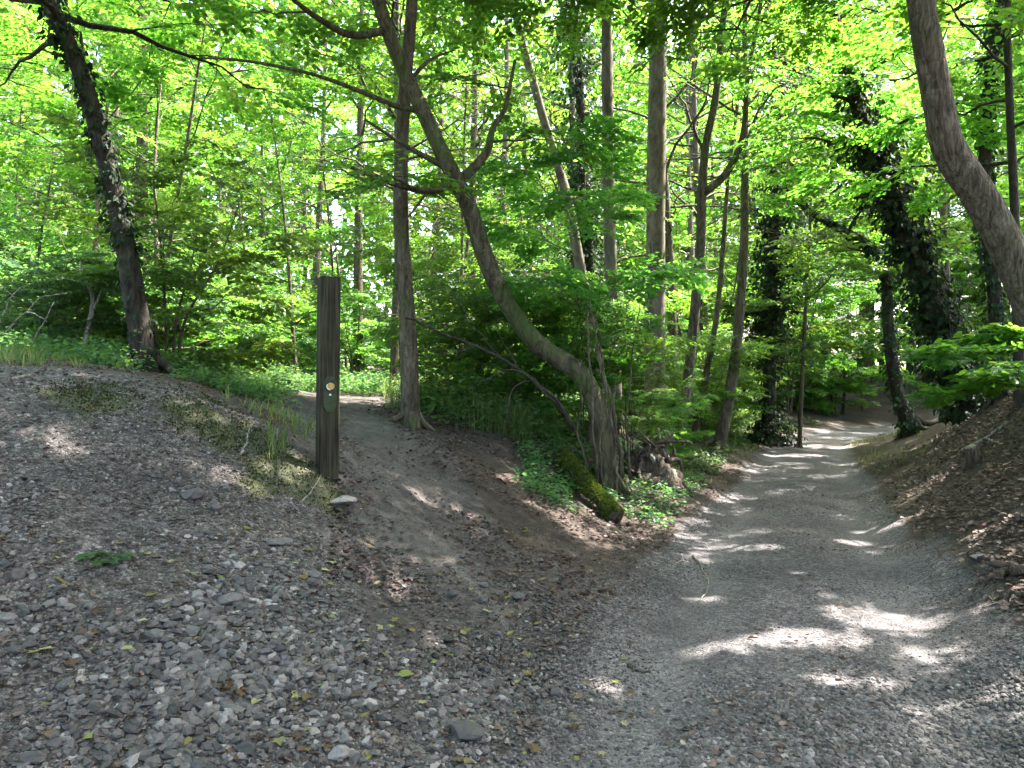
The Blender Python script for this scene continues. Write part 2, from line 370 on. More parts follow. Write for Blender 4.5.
def hit(px, py):
    """where the sight line through a picture point meets the land"""
    d = np.concatenate([np.arange(1.6, 12, .02), np.arange(12, 60, .1)]); p = np.stack([(px - 512) / F * d, d, CAMZ - (py - 384) / F * d], 1)
    below = np.nonzero(p[:, 2] < full_h(p[:, 0], p[:, 1]))[0]
    k = below[0] if len(below) else len(d) - 1
    q = p[k].copy(); q[2] = float(full_h(q[0:1], q[1:2])[0]); return q
def gz(x, y): return float(full_h(np.array([x], float), np.array([y], float))[0])

def axis(lo, a, b, hi, st, g=1.13):
    mid = list(np.arange(a, b, st)); up = [b]; s = st
    while up[-1] < hi: s = min(s * g, 40); up.append(up[-1] + s)
    dn = [a - st]; s = st
    while dn[-1] > lo: s = min(s * g, 40); dn.append(dn[-1] - s)
    return np.array(dn[::-1] + mid + up)
def sheet(name, xs, ys, dz_fn, kind, X2=None, Y2=None):
    if X2 is None: gx, gy = np.meshgrid(xs, ys)
    else: gx, gy = X2, Y2
    m = masks(gx, gy); z = ground(gx, gy) + rough_h(gx, gy, m) + dz_fn(gx, gy, m)
    ny, nx = gx.shape; i = np.arange(ny - 1)[:, None] * nx; j = np.arange(nx - 1)[None]
    Q = np.stack([i + j, i + j + 1, i + nx + j + 1, i + nx + j], -1).reshape(-1, 4)
    mb = MB(); mb.add(np.stack([gx, gy, z], -1).reshape(-1, 3), Q)
    o = mb.build(name, M['earth'])
    m['rut'] = m['road'] * np.clip(np.exp(-((np.abs(m['t'] + .08 * fbm(gx, gy, .6, 2, 44)) - .68) / .2) ** 2) * (.75 + .9 * fbm(gx, gy, .8, 3, 45)), 0, 1)
    for k in ('road', 'path', 'moss', 'soil', 'rut'):
        a = o.data.attributes.new(k, 'FLOAT', 'POINT'); a.data.foreach_set('value', m[k].ravel().astype(np.float32))
    o['kind'] = kind; return o
sheet('ground', axis(-400, -5.2, 6.5, 400, .045), axis(-60, 1.2, 9.5, 500, .045), lambda x, y, m: -.05 * m['road'] * sstep(1.25, .9, np.abs(m['t'])) - .012 * sstep(.7, .45, m['pd']), 'structure')
# the track: a strip along its centre line
ys = np.concatenate([np.arange(-3, 14, .05), np.arange(14, 36, .15)]); ts = np.arange(-1.15, 1.151, .05)
sx = road_x(ys); sl_ = (road_x(ys + .2) - road_x(ys - .2)) / .4; cc = 1 / np.sqrt(1 + sl_ ** 2)
tw_ = ts[None] / (1 + .28 * sstep(7, 15, ys))[:, None]; GX = sx[:, None] + tw_ * cc[:, None]; GY = ys[:, None] - tw_ * (cc * sl_)[:, None]
edge = .012 * (1 - (np.abs(ts) / 1.15) ** 6)
sheet('gravel_road', None, None, lambda x, y, m: edge[None, :] - .012, 'structure', GX, GY)
pt = np.gradient(PATHC, axis=0); pt /= np.linalg.norm(pt, axis=1)[:, None]; tw = np.linspace(-.6, .6, 21)
PX = PATHC[8:, 0][:, None] - tw[None] * pt[8:, 1][:, None]; PY = PATHC[8:, 1][:, None] + tw[None] * pt[8:, 0][:, None]
sheet('footpath', None, None, lambda x, y, m: (.014 * (1 - (np.abs(tw) / .6) ** 4))[None, :] * np.clip(np.minimum(np.arange(x.shape[0]), np.arange(x.shape[0])[::-1]) / 9.0, 0, 1)[:, None] - .012 - .02 * (np.arange(x.shape[0]) == 0)[:, None], 'structure', PX[:, ::-1], PY[:, ::-1])

# ------------------------------------------------------------ gaps in the leaf roof that let the sun down (ground spots: px, py, half sizes in px)
SPOTS = []
for (px, py, a, b) in [(875, 622, 68, 14), (795, 640, 75, 13), (720, 648, 45, 7), (865, 684, 60, 12), (910, 708, 34, 7), (603, 684, 24, 9), (808, 577, 26, 4), (925, 563, 60, 7), (1000, 602, 36, 6),
                       (700, 600, 26, 5), (740, 549, 38, 4), (720, 466, 35, 3), (800, 456, 40, 2), (830, 447, 40, 2), (465, 514, 15, 4), (535, 506, 12, 2), (390, 590, 22, 7), (290, 515, 25, 7), (300, 465, 22, 6),
                       (690, 520, 22, 4), (860, 545, 30, 3), (760, 700, 30, 5), (340, 396, 50, 4), (880, 530, 40, 3)]:
    c = hit(px, py); l = hit(px - a, py); r = hit(px + a, py); n_ = hit(px, min(py + b, 767)); f_ = hit(px, py - b)
    ux = max(np.hypot(*(r - l)[:2]) / 2, .05); uy = max(np.hypot(*(n_ - f_)[:2]) / 2, .05)
    SPOTS.append((c, ux, uy))
for (px, py, d, r) in [(112, 195, 8.75, .5), (106, 150, 8.75, .35), (140, 340, 8.85, .25)]: SPOTS.append((X(px, py, d), r, r))
CLEAR = [(X(800, 120, 13), 2.2), (X(850, 40, 10), 1.5), (X(740, 60, 16), 2.0), (X(600, 260, 16), 2.6), (X(525, 250, 12.5), 1.4), (X(640, 330, 18), 2.4), (X(170, 300, 14), 2.4), (X(620, 200, 20), 3.0), (X(365, 388, 17), 2.6)] + [(X(*p), r) for p, r in [((50, 330, 13), 2.6), ((250, 330, 16), 2.4), ((330, 330, 24), 4.0), ((560, 320, 20), 3.0), ((700, 330, 24), 3.0), ((840, 250, 36), 5.0), ((480, 345, 13.5), 1.6), ((860, 300, 30), 1.5), ((-40, 250, 22), 4.5), ((180, 250, 26), 4.0), ((450, 250, 28), 4.0)]]
def in_gap(P):
    """leaves whose shadow would fall on one of the sunlit spots"""
    k = np.zeros(len(P), bool)
    for c, ux, uy in SPOTS:
        s = (P[:, 2] - c[2]) / SDIR[2]
        dx = P[:, 0] - s * SDIR[0] - c[0]; dy = P[:, 1] - s * SDIR[1] - c[1]
        w_ = 1 + .9 * vnoise(dx * 5 + c[0], dy * 5, 2) + .5 * vnoise(dx * 13, dy * 13, 6)
        k |= ((dx / (ux * .85 + .03)) ** 2 + (dy / (uy * .85 + .03)) ** 2 < w_) & (s > .25)
    for c, rr in CLEAR:
        s = (P[:, 2] - c[2]) / SDIR[2]; q = np.hypot(P[:, 0] - s * SDIR[0] - c[0], P[:, 1] - s * SDIR[1] - c[1])
        k |= (q < rr * (1 + .5 * vnoise(P[:, 0] * .9, P[:, 1] * .9 + P[:, 2], 3))) & (s > 1.3)
    return k & (vnoise(P[:, 0] * 37, P[:, 1] * 37 + P[:, 2] * 53, 12) < .42)

# ------------------------------------------------------------ trees
def rotz(v, a):
    c, s = np.cos(a), np.sin(a); v = np.asarray(v); return np.stack([v[..., 0] * c - v[..., 1] * s, v[..., 0] * s + v[..., 1] * c, v[..., 2]], -1)

def make_spray(r, L=.62, leaf=.085, nside=7):
    """a flat fan of leaves along +Y in the XY plane: positions, directions, normals, sizes"""
    P, D, S = [], [], []
    def along(p0, ang, ln, k):
        d = np.array([math.sin(ang), math.cos(ang), 0])
        for i in range(k):
            u = (i + .6) / k; p = p0 + d * ln * u + np.array([0, 0, -.18 * (ln * u) ** 2]); sd = 1 if i % 2 else -1
            a = ang + sd * r.uniform(.5, 1.1) if i < k - 1 else ang
            P.append(p + r.normal(0, .012, 3)); D.append([math.sin(a), math.cos(a), r.uniform(-.35, .1)]); S.append(leaf * r.uniform(.6, 1.2))
    along(np.zeros(3), 0, L, 9)
    for i in range(nside):
        u = .15 + .75 * i / nside; sd = 1 if i % 2 else -1
        along(np.array([0, L * u, -.18 * (L * u) ** 2]), sd * r.uniform(.6, 1.0), L * .55 * (1.15 - u), 5)
    P = np.array(P); D = np.array(D); S = np.array(S)
    N = np.tile([0, 0, 1.0], (len(P), 1)) + r.normal(0, .33, (len(P), 3))
    return P, D, N, S
_sr = np.random.default_rng(3)
SPRAYS = {}
def sprays(L, leaf):
    k = (L, leaf)
    if k not in SPRAYS: SPRAYS[k] = [make_spray(_sr, L, leaf) for _ in range(8)]
    return SPRAYS[k]

class Leaves:
    def __init__(s): s.P = []; s.D = []; s.N = []; s.S = []; s.A = []
    def put(s, P, D, N, S, A): s.P.append(P); s.D.append(D); s.N.append(N); s.S.append(S); s.A.append(A)
    def cat(s): return [np.concatenate(q) for q in (s.P, s.D, s.N, s.S, s.A)]
    def spray(s, r, p, az, pitch, roll, L, leaf, scale=1.0):
        P, D, N, S = sprays(L, leaf)[r.integers(8)]
        cp, sp = math.cos(pitch), math.sin(pitch); cr, sr = math.cos(roll), math.sin(roll)
        Rr = np.array([[cr, 0, sr], [0, 1, 0], [-sr, 0, cr]]); Rp = np.array([[1, 0, 0], [0, cp, -sp], [0, sp, cp]])
        ca, sa = math.cos(az), math.sin(az); Rz = np.array([[sa, ca, 0], [-ca, sa, 0], [0, 0, 1]])   # +Y turns to (cos az, sin az)
        Mx = (Rz @ Rp @ Rr).T
        v = np.clip(r.normal(.45, .1) + r.normal(0, .16, len(P)), 0, 1)
        s.put(P @ Mx * scale + p, D @ Mx, N @ Mx, S * scale, v)

def limb_path(r, p0, az, el, L, droop, n=8):
    s = np.linspace(0, L, n); h = np.array([math.cos(az), math.sin(az), 0]); bend = r.uniform(-.25, .25)
    hs = np.stack([np.cos(az + bend * s / L), np.sin(az + bend * s / L), np.zeros(n)], 1)
    P = p0 + np.cumsum(np.vstack([[0, 0, 0], hs[1:] * (L / (n - 1)) * math.cos(el)]), 0)
    P[:, 2] += s * math.sin(el) - droop * s * s
    P[1:] += r.normal(0, .04 * L / 3, (n - 1, 3)) ; return P

def grow(r, wood, lv, trunk, trad, u0, R0, nl, L=.62, leaf=.085, el=(.15, .9), droop=.05, prof=None, secs=6, fill=1.0, az_bias=None):
    """limbs, side branches and leaf sprays on the upper part of a trunk (a polyline), from fraction u0 up"""
    n = len(trunk); az = r.uniform(0, 6.28)
    for k in range(nl):
        u = u0 + (1 - u0) * (k + r.uniform(0, .8)) / nl; i = min(int(u * (n - 1)), n - 2); f = u * (n - 1) - i
        p0 = trunk[i] * (1 - f) + trunk[i + 1] * f; rt = trad[i] * (1 - f) + trad[i + 1] * f
        az += 2.4 + r.uniform(-.5, .5)
        v = (u - u0) / (1 - u0 + 1e-9); sh = prof(v) if prof else (.55 + .6 * math.sin(math.pi * min(1, v * .8 + .15)))
        LL = R0 * sh * r.uniform(.75, 1.15)
        if az_bias is not None: LL *= 1 + .35 * math.cos(az - az_bias)
        e = el[0] + (el[1] - el[0]) * v + r.uniform(-.15, .15)
        lp = limb_path(r, p0, az, e, LL, droop)
        rl = min(rt * .5, .012 + .011 * LL)
        tube(wood, lp, np.linspace(rl, .006, len(lp)), 5, cap=False)
        for j in range(int(secs * fill + r.uniform(0, 1))):
            uu = .25 + .75 * (j + r.uniform(0, .7)) / secs
            if uu > 1: uu = 1
            q = uu * (len(lp) - 1); a = min(int(q), len(lp) - 2); p = lp[a] * (1 - (q - a)) + lp[a + 1] * (q - a)
            sd = 1 if j % 2 else -1; a2 = az + sd * r.uniform(.5, 1.2); l2 = LL * .42 * (1.2 - .6 * uu) * r.uniform(.7, 1.2)
            sp = limb_path(r, p, a2, e * .5 + r.uniform(-.2, .25), l2, .1, 5)
            tube(wood, sp, np.linspace(max(.3 * rl, .006), .003, 5), 4, cap=False)
            m_ = max(2, int(l2 / (L * .45)))
            for g in range(m_):
                w = (g + .6) / m_ * 4; b = min(int(w), 3); pp = sp[b] * (1 - (w - b)) + sp[b + 1] * (w - b)
                lv.spray(r, pp, a2 + r.uniform(-.9, .9), r.normal(-.08, .22), r.normal(0, .25), L, leaf, r.uniform(.8, 1.2))
            lv.spray(r, sp[-1], a2, r.normal(-.15, .2), r.normal(0, .25), L, leaf, r.uniform(.8, 1.2))
        lv.spray(r, lp[-1], az, r.normal(-.1, .2), 0, L, leaf, 1.1)

def leaf_mesh(name, data, mat, kind, origin=(0, 0, 0), cull=False):
    P, D, N, S, A = data
    if cull:
        k = ~in_gap(P) ; P, D, N, S, A = P[k], D[k], N[k], S[k], A[k]
    mb = MB(); add_leaves(mb, P, D, N, S, A, kind); return mb.mesh(name, mat, False, origin)
def link(name, me, parent):
    o = bpy.data.objects.new(name, me); COL.objects.link(o); o.parent = parent; return o

def trunk_path(pts, ext=None, n=40):
    """pts: (px, py, d) from the foot up; the foot is set on the land, ext lists extra world offsets beyond the last point"""
    P = [X(*p) for p in pts]
    b = P[0].copy(); z = gz(b[0], b[1])
    P[0] = np.array([b[0], b[1], z - .12]) if abs(z - b[2]) < .6 else np.array([b[0], b[1], z - .12])
    for e in ext or []: P.append(P[-1] + np.array(e, float))
    Q = catmull(np.array(P), n); lo = catmull(np.array(P), n * 6)[:13:2]; return np.vstack([lo, Q[3:]])
def flare(rad, k=.9, n=6, P=None):
    r = np.array(rad, float)
    if P is None: r[:n] *= 1 + k * (1 - np.arange(n) / n) ** 2.2
    else:
        s = np.concatenate([[0], np.cumsum(np.linalg.norm(np.diff(P, axis=0), axis=1))]); r *= 1 + k * np.exp(-s / (r[0] * 2.2))
    return r
def root_flare(mb, p, r, count, rr, seed):
    q = np.random.default_rng(seed)
    for i in range(count):
        a = i * 6.28 / count + q.uniform(-.4, .4); L = r * q.uniform(2.2, 4)
        s = np.linspace(0, 1, 7)
        x = p[0] + np.cos(a + .5 * s * q.uniform(-1, 1)) * (r * .4 + L * s); y = p[1] + np.sin(a) * (r * .4 + L * s)
        z0 = full_h(x, y); z = z0 + (r * 1.7) * (1 - s) ** 2.4 - .02
        tube(mb, np.stack([x, y, z], 1), rr * r * (1 - .75 * s), 7, .15, seed + i)

def ivy_on(r, lv, path, rad, u0, u1, n, size=.07, thick=.12):
    u = r.uniform(u0, u1, n) * (len(path) - 1); i = np.minimum(u.astype(int), len(path) - 2); f = (u - i)[:, None]
    c = path[i] * (1 - f) + path[i + 1] * f; rr = rad[i]
    a = r.uniform(0, 6.28, n); o = np.stack([np.cos(a), np.sin(a), np.zeros(n)], 1)
    clump = .5 + 1.0 * np.abs(fbm(a * 1.2, u * .8, 1.0, 2, 4))
    kp = fbm(a * 1.3, u * .9, 1.0, 3, 7) > -.16; thick = thick * (.5 + 1.6 * np.clip(fbm(a * .9, u * .5, 1.0, 2, 19) + .4, 0, 1))
    P = c + o * (rr + thick * clump * r.uniform(.1, 1, n) ** 1.3)[:, None]
    D = o * .5 + np.array([0, 0, -.8]) + r.normal(0, .35, (n, 3)); N = o + r.normal(0, .35, (n, 3)) + np.array([0, 0, .4])
    S_i = size * r.uniform(.45, 1.35, n)
    lv.put(P[kp], D[kp], N[kp], S_i[kp], np.clip(r.normal(.5, .25, n), 0, 1)[kp])

def tree(name, label, pts, w, ext=None, bark='bark', crown=None, leafm='maple', kind=6, ivy=None, branches=(), roots=4, rough=.06, group=None, sides=14, seed=0, tip=.35, cat='tree', leaf_parts=True, bark_flare=.4):
    """a tree that stands where the photo shows it. w: trunk radius at foot; crown: dict for grow()"""
    r = np.random.default_rng(100 + seed)
    P = trunk_path(pts, ext); base = P[0] + np.array([0, 0, .12])
    root = empty(name, base); tag(root, label, cat, group)
    rad = np.linspace(w, w * tip, len(P)); radf = flare(rad, bark_flare, P=P)
    mb = MB(); tube(mb, P, radf, sides, rough, seed)
    if roots: root_flare(mb, base, w * 1.1, roots, .42, seed)
    lv = Leaves()
    for (bp, br) in branches:
        B = catmull(np.array([X(*q) for q in bp]), 16); bm_ = MB()
        tube(bm_, B, np.linspace(br, max(br * .3, .006), 16), 8, .08, seed + 5)
        n0 = sum(map(len, lv.P)) if lv.P else 0
        if crown:
            kk = dict(L=crown.get('L', .62), leaf=crown.get('leaf', .085))
            if br > .045 or name != 'leaning_tree': grow(r, bm_, lv, B, np.linspace(br, br * .3, 16), .35, crown.get('bR', 1.1), crown.get('bn', 5), droop=.08, secs=crown.get('bs', 4), el=(.1, .4), **kk)
        bm_.build('branch', M[bark], root)
    if crown:
        c = {k: v for k, v in crown.items() if k not in ('bR', 'bn', 'bs')}
        grow(r, mb, lv, P, rad, **c)
    mb.build('trunk', M[bark], root)
    if lv.P:
        me = leaf_mesh('crown', lv.cat(), M[leafm], kind, base, True); link('crown', me, root)
    if ivy:
        il = Leaves()
        for (u0, u1, n, th) in ivy: ivy_on(r, il, P, radf, u0, u1, n, .07 if base[1] < 11 else .105, th)
        link('ivy', leaf_mesh('ivy', il.cat(), M['ivy'], 6, base), root)
    return root

tree('ivy_clad_tree', 'leaning dark tree wrapped in ivy behind the gravel mound at far left',
     [(147, 368, 9), (135, 300, 8.9), (120, 220, 8.8), (101, 140, 8.7), (76, 60, 8.6), (50, 0, 8.5)], .14, [(-.4, 0, 1.6), (-.2, .2, 2), (0, .2, 2)],
     'bark_dark', dict(u0=.60, R0=3.0, nl=22, leaf=.095), 'maple', ivy=[(.0, .3, 260, .04), (.28, .55, 900, .07), (.55, .8, 900, .12)], seed=1)
tree('straight_tree', 'slim straight dark trunk at the right edge of the side path',
     [(411, 422, 9), (408, 330, 9), (401, 220, 9), (403, 120, 9), (412, 0, 9)], .115, [(.1, 0, 1.8), (.1, .1, 2), (0, 0, 2)],
     'bark', dict(u0=.74, R0=3.1, nl=20, leaf=.09), seed=2, roots=5)
tree('leaning_tree', 'mossy tree leaning left over the path from the rooty bank',
     [(608, 488, 9.3), (600, 420, 9.3), (580, 374, 9.25), (540, 346, 9.2), (508, 305, 9.1), (487, 262, 9.0), (468, 205, 8.9), (448, 165, 8.8), (427, 120, 8.75), (400, 62, 8.7), (378, 0, 8.6)], .135,
     [(-.3, 0, 1.2), (-.1, 0, 1.4)], 'bark_moss', dict(u0=.88, R0=3.0, nl=14, leaf=.085, bR=.8, bn=2, bs=2), seed=3, roots=3, tip=.5, bark_flare=.2,
     branches=[([(457, 182, 8.85), (428, 191, 8.7), (384, 181, 8.5), (340, 162, 8.2)], .05), ([(462, 180, 8.85), (486, 153, 9), (493, 128, 9.1), (505, 108, 9.2), (515, 60, 9.3)], .06),
               ([(447, 168, 8.8), (406, 146, 8.6), (366, 120, 8.3)], .04), ([(388, 30, 8.65), (351, 35, 8.4), (318, 18, 8.1), (296, 2, 7.9), (270, -20, 7.7)], .05),
               ([(420, 110, 8.75), (395, 106, 8.7), (377, 98, 8.5), (336, 82, 8.2), (300, 71, 7.9), (240, 60, 7.6), (200, 58, 7.4)], .035),
               ([(428, 191, 8.7), (410, 215, 8.6), (395, 232, 8.5)], .018), ([(410, 80, 8.75), (430, 60, 8.9), (455, 50, 9.0)], .03)])
tree('pale_leaning_tree', 'pale trunk leaning left in the wood between the mossy and upright trees',
     [(600, 395, 16.5), (590, 330, 16.4), (577, 250, 16.3), (565, 190, 16.2), (541, 110, 16), (512, 0, 15.8)], .15, [(-.4, 0, 2), (-.3, 0, 3)], 'bark_grey',
     dict(u0=.7, R0=3.2, nl=16, leaf=.11, L=.75), 'hazel', kind=4, seed=4)
tree('upright_tree', 'straight pale brown trunk just left of the thickest upright trunk',
     [(617, 425, 13), (613, 330, 13), (609, 200, 13), (607, 60, 13), (606, -60, 13)], .12, [(0, 0, 2), (0, 0, 2.5)], 'bark_grey',
     dict(u0=.76, R0=3.0, nl=15, leaf=.10, L=.7), 'hazel', seed=5, tip=.6)
tree('thick_upright_tree', 'thickest upright trunk above the left verge of the track',
     [(655, 440, 14), (655, 330, 14), (656, 200, 14), (658, 60, 14), (660, -60, 14)], .2, [(0, 0, 2), (0, 0, 2.5)], 'bark_grey',
     dict(u0=.76, R0=3.4, nl=16, leaf=.10, L=.7), 'maple', seed=6, tip=.65, roots=6)
tree('forked_tree', 'slim brown trunk that forks into two wavy stems over the left verge',
     [(677, 446, 13.5), (690, 360, 13.5), (700, 250, 13.5), (702, 195, 13.5), (706, 145, 13.5), (716, 95, 13.5), (722, 30, 13.5), (732, -40, 13.5)], .1, [(.2, 0, 2)], 'bark',
     dict(u0=.85, R0=2.2, nl=10, leaf=.10, L=.7, bR=1.0, bn=3, bs=3), 'maple', seed=7, tip=.5,
     branches=[([(702, 195, 13.5), (727, 172, 13.4), (743, 135, 13.4), (748, 75, 13.3), (760, 10, 13.3), (768, -50, 13.2)], .075), ([(703, 150, 13.5), (694, 125, 13.6), (706, 100, 13.6), (712, 60, 13.7)], .035)])
tree('tilted_tree', 'slender dark trunk tilting right next to the forked tree',
     [(692, 438, 15.5), (705, 380, 15.5), (716, 320, 15.4), (722, 260, 15.4), (728, 180, 15.4)], .075, [(.2, 0, 1.6), (.2, 0, 2)], 'bark', dict(u0=.66, R0=2.2, nl=11, leaf=.11, L=.75), 'hazel', kind=4, seed=8)
tree('roadside_tree', 'leaning dark trunk nearest the left edge of the track',
     [(717, 446, 15), (732, 380, 15), (740, 310, 15), (744, 240, 15), (745, 160, 15)], .125, [(0, 0, 1.6), (0, 0, 2.2)], 'bark', dict(u0=.66, R0=2.6, nl=13, leaf=.11, L=.75), 'maple', kind=4, seed=9)
tree('sapling', 'thin sapling standing alone where the track bends',
     [(799, 440, 19.5), (802, 380, 19.5), (806, 300, 19.5), (811, 200, 19.5)], .065, [(0, 0, 2)], 'bark', dict(u0=.35, R0=1.9, nl=13, leaf=.12, L=.8), 'maple', kind=4, seed=10)
tree('bowed_tree', 'ivy-dark trunk bowing left over the bend of the track',
     [(914, 440, 18), (896, 385, 18), (888, 320, 18), (885, 270, 18), (868, 245, 18), (835, 226, 18)], .17, [(-.8, 0, .5), (-.6, 0, .8)], 'bark_dark', dict(u0=.55, R0=2.4, nl=10, leaf=.12, L=.8), 'hazel', kind=4, ivy=[(0, .8, 1500, .12)], seed=11)
tree('ivy_smothered_tree', 'big leaning trunk smothered in dark ivy on the right bank',
     [(985, 428, 13.5), (958, 370, 13.5), (931, 300, 13.5), (903, 225, 13.4), (872, 150, 13.3), (850, 80, 13.2)], .21, [(-.5, 0, 2), (-.3, 0, 2)], 'bark_dark', dict(u0=.6, R0=3.0, nl=14, leaf=.11, L=.75), 'hazel', kind=4,
     ivy=[(.03, .8, 5200, .4), (.1, .65, 5000, .65)], seed=12)
tree('slim_bank_tree', 'slim dark trunk at the right edge of the photo behind the twisted trunk',
     [(1020, 440, 9.8), (1018, 340, 9.8), (1014, 200, 9.8), (1008, 60, 9.8)], .075, [(0, 0, 1.5), (0, 0, 2)], 'bark_dark', dict(u0=.5, R0=2.6, nl=14, leaf=.09), 'maple', seed=13)
tree('dark_bank_tree', 'dark ivy-flecked trunk rising behind the twisted trunk on the right bank',
     [(1000, 405, 12.5), (995, 300, 12.5), (985, 200, 12.4), (988, 90, 12.3), (1000, 0, 12.2)], .13, [(.2, 0, 2), (0, 0, 2)], 'bark_dark', dict(u0=.55, R0=3.0, nl=14, leaf=.10, L=.7), 'hazel', ivy=[(.1, .7, 1500, .12)], seed=14)
tree('twisted_tree', 'nearest tree, a twisting ridged grey brown trunk crossing the top right corner',
     [(1085, 470, 7.6), (1058, 375, 7.5), (1022, 280, 7.4), (985, 205, 7.4), (950, 150, 7.4), (938, 100, 7.4), (926, 35, 7.4), (914, -30, 7.4)], .19, [(-.5, -.1, 1.3), (-.6, -.2, 1.6), (-.2, -.2, 1.8)], 'bark_ridge',
     dict(u0=.78, R0=4.6, nl=34, leaf=.095, secs=9, az_bias=3.3), 'maple', seed=15, tip=.5, rough=.05)
tree('pale_dead_sapling', 'thin pale crooked stem left of the ivy-clad leaning tree', [(80, 372, 9.6), (88, 330, 9.6), (93, 300, 9.6), (86, 280, 9.6), (80, 262, 9.6)], .04, None, 'deadwood', None, seed=16, roots=0,
     branches=[([(92, 312, 9.6), (102, 290, 9.6), (108, 275, 9.5)], .018), ([(86, 282, 9.6), (80, 275, 9.7), (78, 266, 9.8)], .012)])
tree('slanting_sapling', 'thin sunlit stem slanting beside the mossy leaning tree', [(618, 470, 9.7), (612, 430, 9.75), (600, 360, 9.8), (586, 285, 9.9), (572, 225, 10)], .028, [(-.3, 0, .7)], 'bark_grey', dict(u0=.45, R0=1.0, nl=8, leaf=.085), 'hazel', seed=17, roots=0)
tree('rear_path_tree', 'slim trunk half hidden behind the straight path-side tree', [(394, 388, 15), (395, 330, 15), (398, 240, 15), (397, 130, 15)], .1, [(0, 0, 2), (0, 0, 2)], 'bark', dict(u0=.5, R0=2.6, nl=14, leaf=.11, L=.75), 'maple', kind=4, seed=18)

tree('ivy_column_tree', 'dark ivy-thick trunk standing behind the pale leaning trunk', [(592, 400, 17.5), (590, 320, 17.5), (585, 200, 17.5), (578, 60, 17.5)], .17, [(-.1, 0, 2), (0, 0, 2)], 'bark_dark', dict(u0=.7, R0=2.4, nl=10, leaf=.11, L=.75), 'hazel', kind=4, ivy=[(.05, .5, 3000, .45), (.25, .8, 7000, .95)], seed=19)
tree('ivy_column_tree', 'dark ivy-shrouded trunk behind the tilted roadside trunks, left of the sapling', [(768, 425, 20), (770, 340, 20), (774, 240, 20), (780, 120, 20)], .19, [(.1, 0, 2), (0, 0, 2)], 'bark_dark', dict(u0=.7, R0=2.6, nl=10, leaf=.12, L=.8), 'hazel', kind=4, ivy=[(.03, .6, 4500, .7), (.25, .75, 6000, 1.1)], seed=20)
# generic trees: one of each kind with trunk and crown, then copies
KINDS = {}
def make_kind(key, H, w, u0, R0, nl, leaf, L, bark, leafm, seed, kind=4, lean=.3, stems=1, secs=6, el=(.15, .9), prof=None):
    r = np.random.default_rng(500 + seed); mb = MB(); lv = Leaves()
    for s in range(stems):
        a = r.uniform(0, 6.28) if stems == 1 else s * 6.28 / stems + r.uniform(-.4, .4); k = lean if stems == 1 else lean * H * .5
        P = catmull(np.array([[.1 * math.cos(a) * (stems > 1), .1 * math.sin(a) * (stems > 1), -.25], [k * .3 * math.cos(a), k * .3 * math.sin(a), H * .3], [k * math.cos(a) + r.uniform(-.15, .15), k * math.sin(a), H * .65], [1.4 * k * math.cos(a), 1.4 * k * math.sin(a), H]]), 24)
        rad = np.linspace(w, w * .3, 24); tube(mb, P, flare(rad, .7, 4), 10, .06, seed)
        grow(r, mb, lv, P, rad, u0, R0, nl, L, leaf, secs=secs, el=el, prof=prof)
    d = lv.cat()
    KINDS[key] = dict(trunk=mb.mesh('trunk', M[bark], True), crown=leaf_mesh('crown', d, M[leafm], kind), data=d, leafm=leafm, kind=kind)
make_kind('tall1', 12.5, .16, .38, 3.4, 15, .108, .72, 'bark', 'maple', 1)
make_kind('tall2', 11.5, .13, .30, 3.0, 15, .098, .66, 'bark_grey', 'hazel', 2)
make_kind('tall3', 13.5, .18, .45, 3.8, 15, .112, .72, 'bark', 'maple', 3)
make_kind('mid1', 6.5, .06, .18, 2.1, 13, .095, .64, 'bark', 'maple', 4, lean=.5)
make_kind('mid2', 5.5, .05, .12, 2.0, 9, .105, .66, 'bark', 'hazel', 5, lean=.35, stems=3)
make_kind('shrub1', 2.6, .025, .08, 1.15, 6, .095, .55, 'bark', 'elder', 6, lean=.5, stems=4, secs=4)
make_kind('shrub2', 1.9, .02, .06, 1.0, 6, .09, .5, 'bark', 'herb', 7, lean=.6, stems=4, secs=4)
make_kind('brush1', 2.3, .013, .15, .8, 7, .055, .38, 'bark', 'hazel', 8, lean=.55, stems=6, secs=4)
make_kind('brush2', 3.0, .015, .3, .85, 7, .06, .42, 'bark', 'hazel', 9, lean=.4, stems=5, secs=4)
def place(key, name, x, y, sc, label, cat, group, seed=0):
    k = KINDS[key]; z = gz(x, y); a = random.uniform(0, 6.28)
    o = empty(name, (x, y, z), a); o.scale = (sc, sc, sc * random.uniform(.9, 1.12)); tag(o, label, cat, group)
    link('trunk', k['trunk'], o)
    P, D, N, S, A = k['data']; Wp = rotz(P, a) * np.array(o.scale) + np.array([x, y, z])
    g = in_gap(Wp)
    me = k['crown']
    if g.any():
        q = ~g; me = leaf_mesh('crown', (P[q], D[q], N[q], S[q], A[q]), M[k['leafm']], k['kind'])
    link('crown', me, o); return o

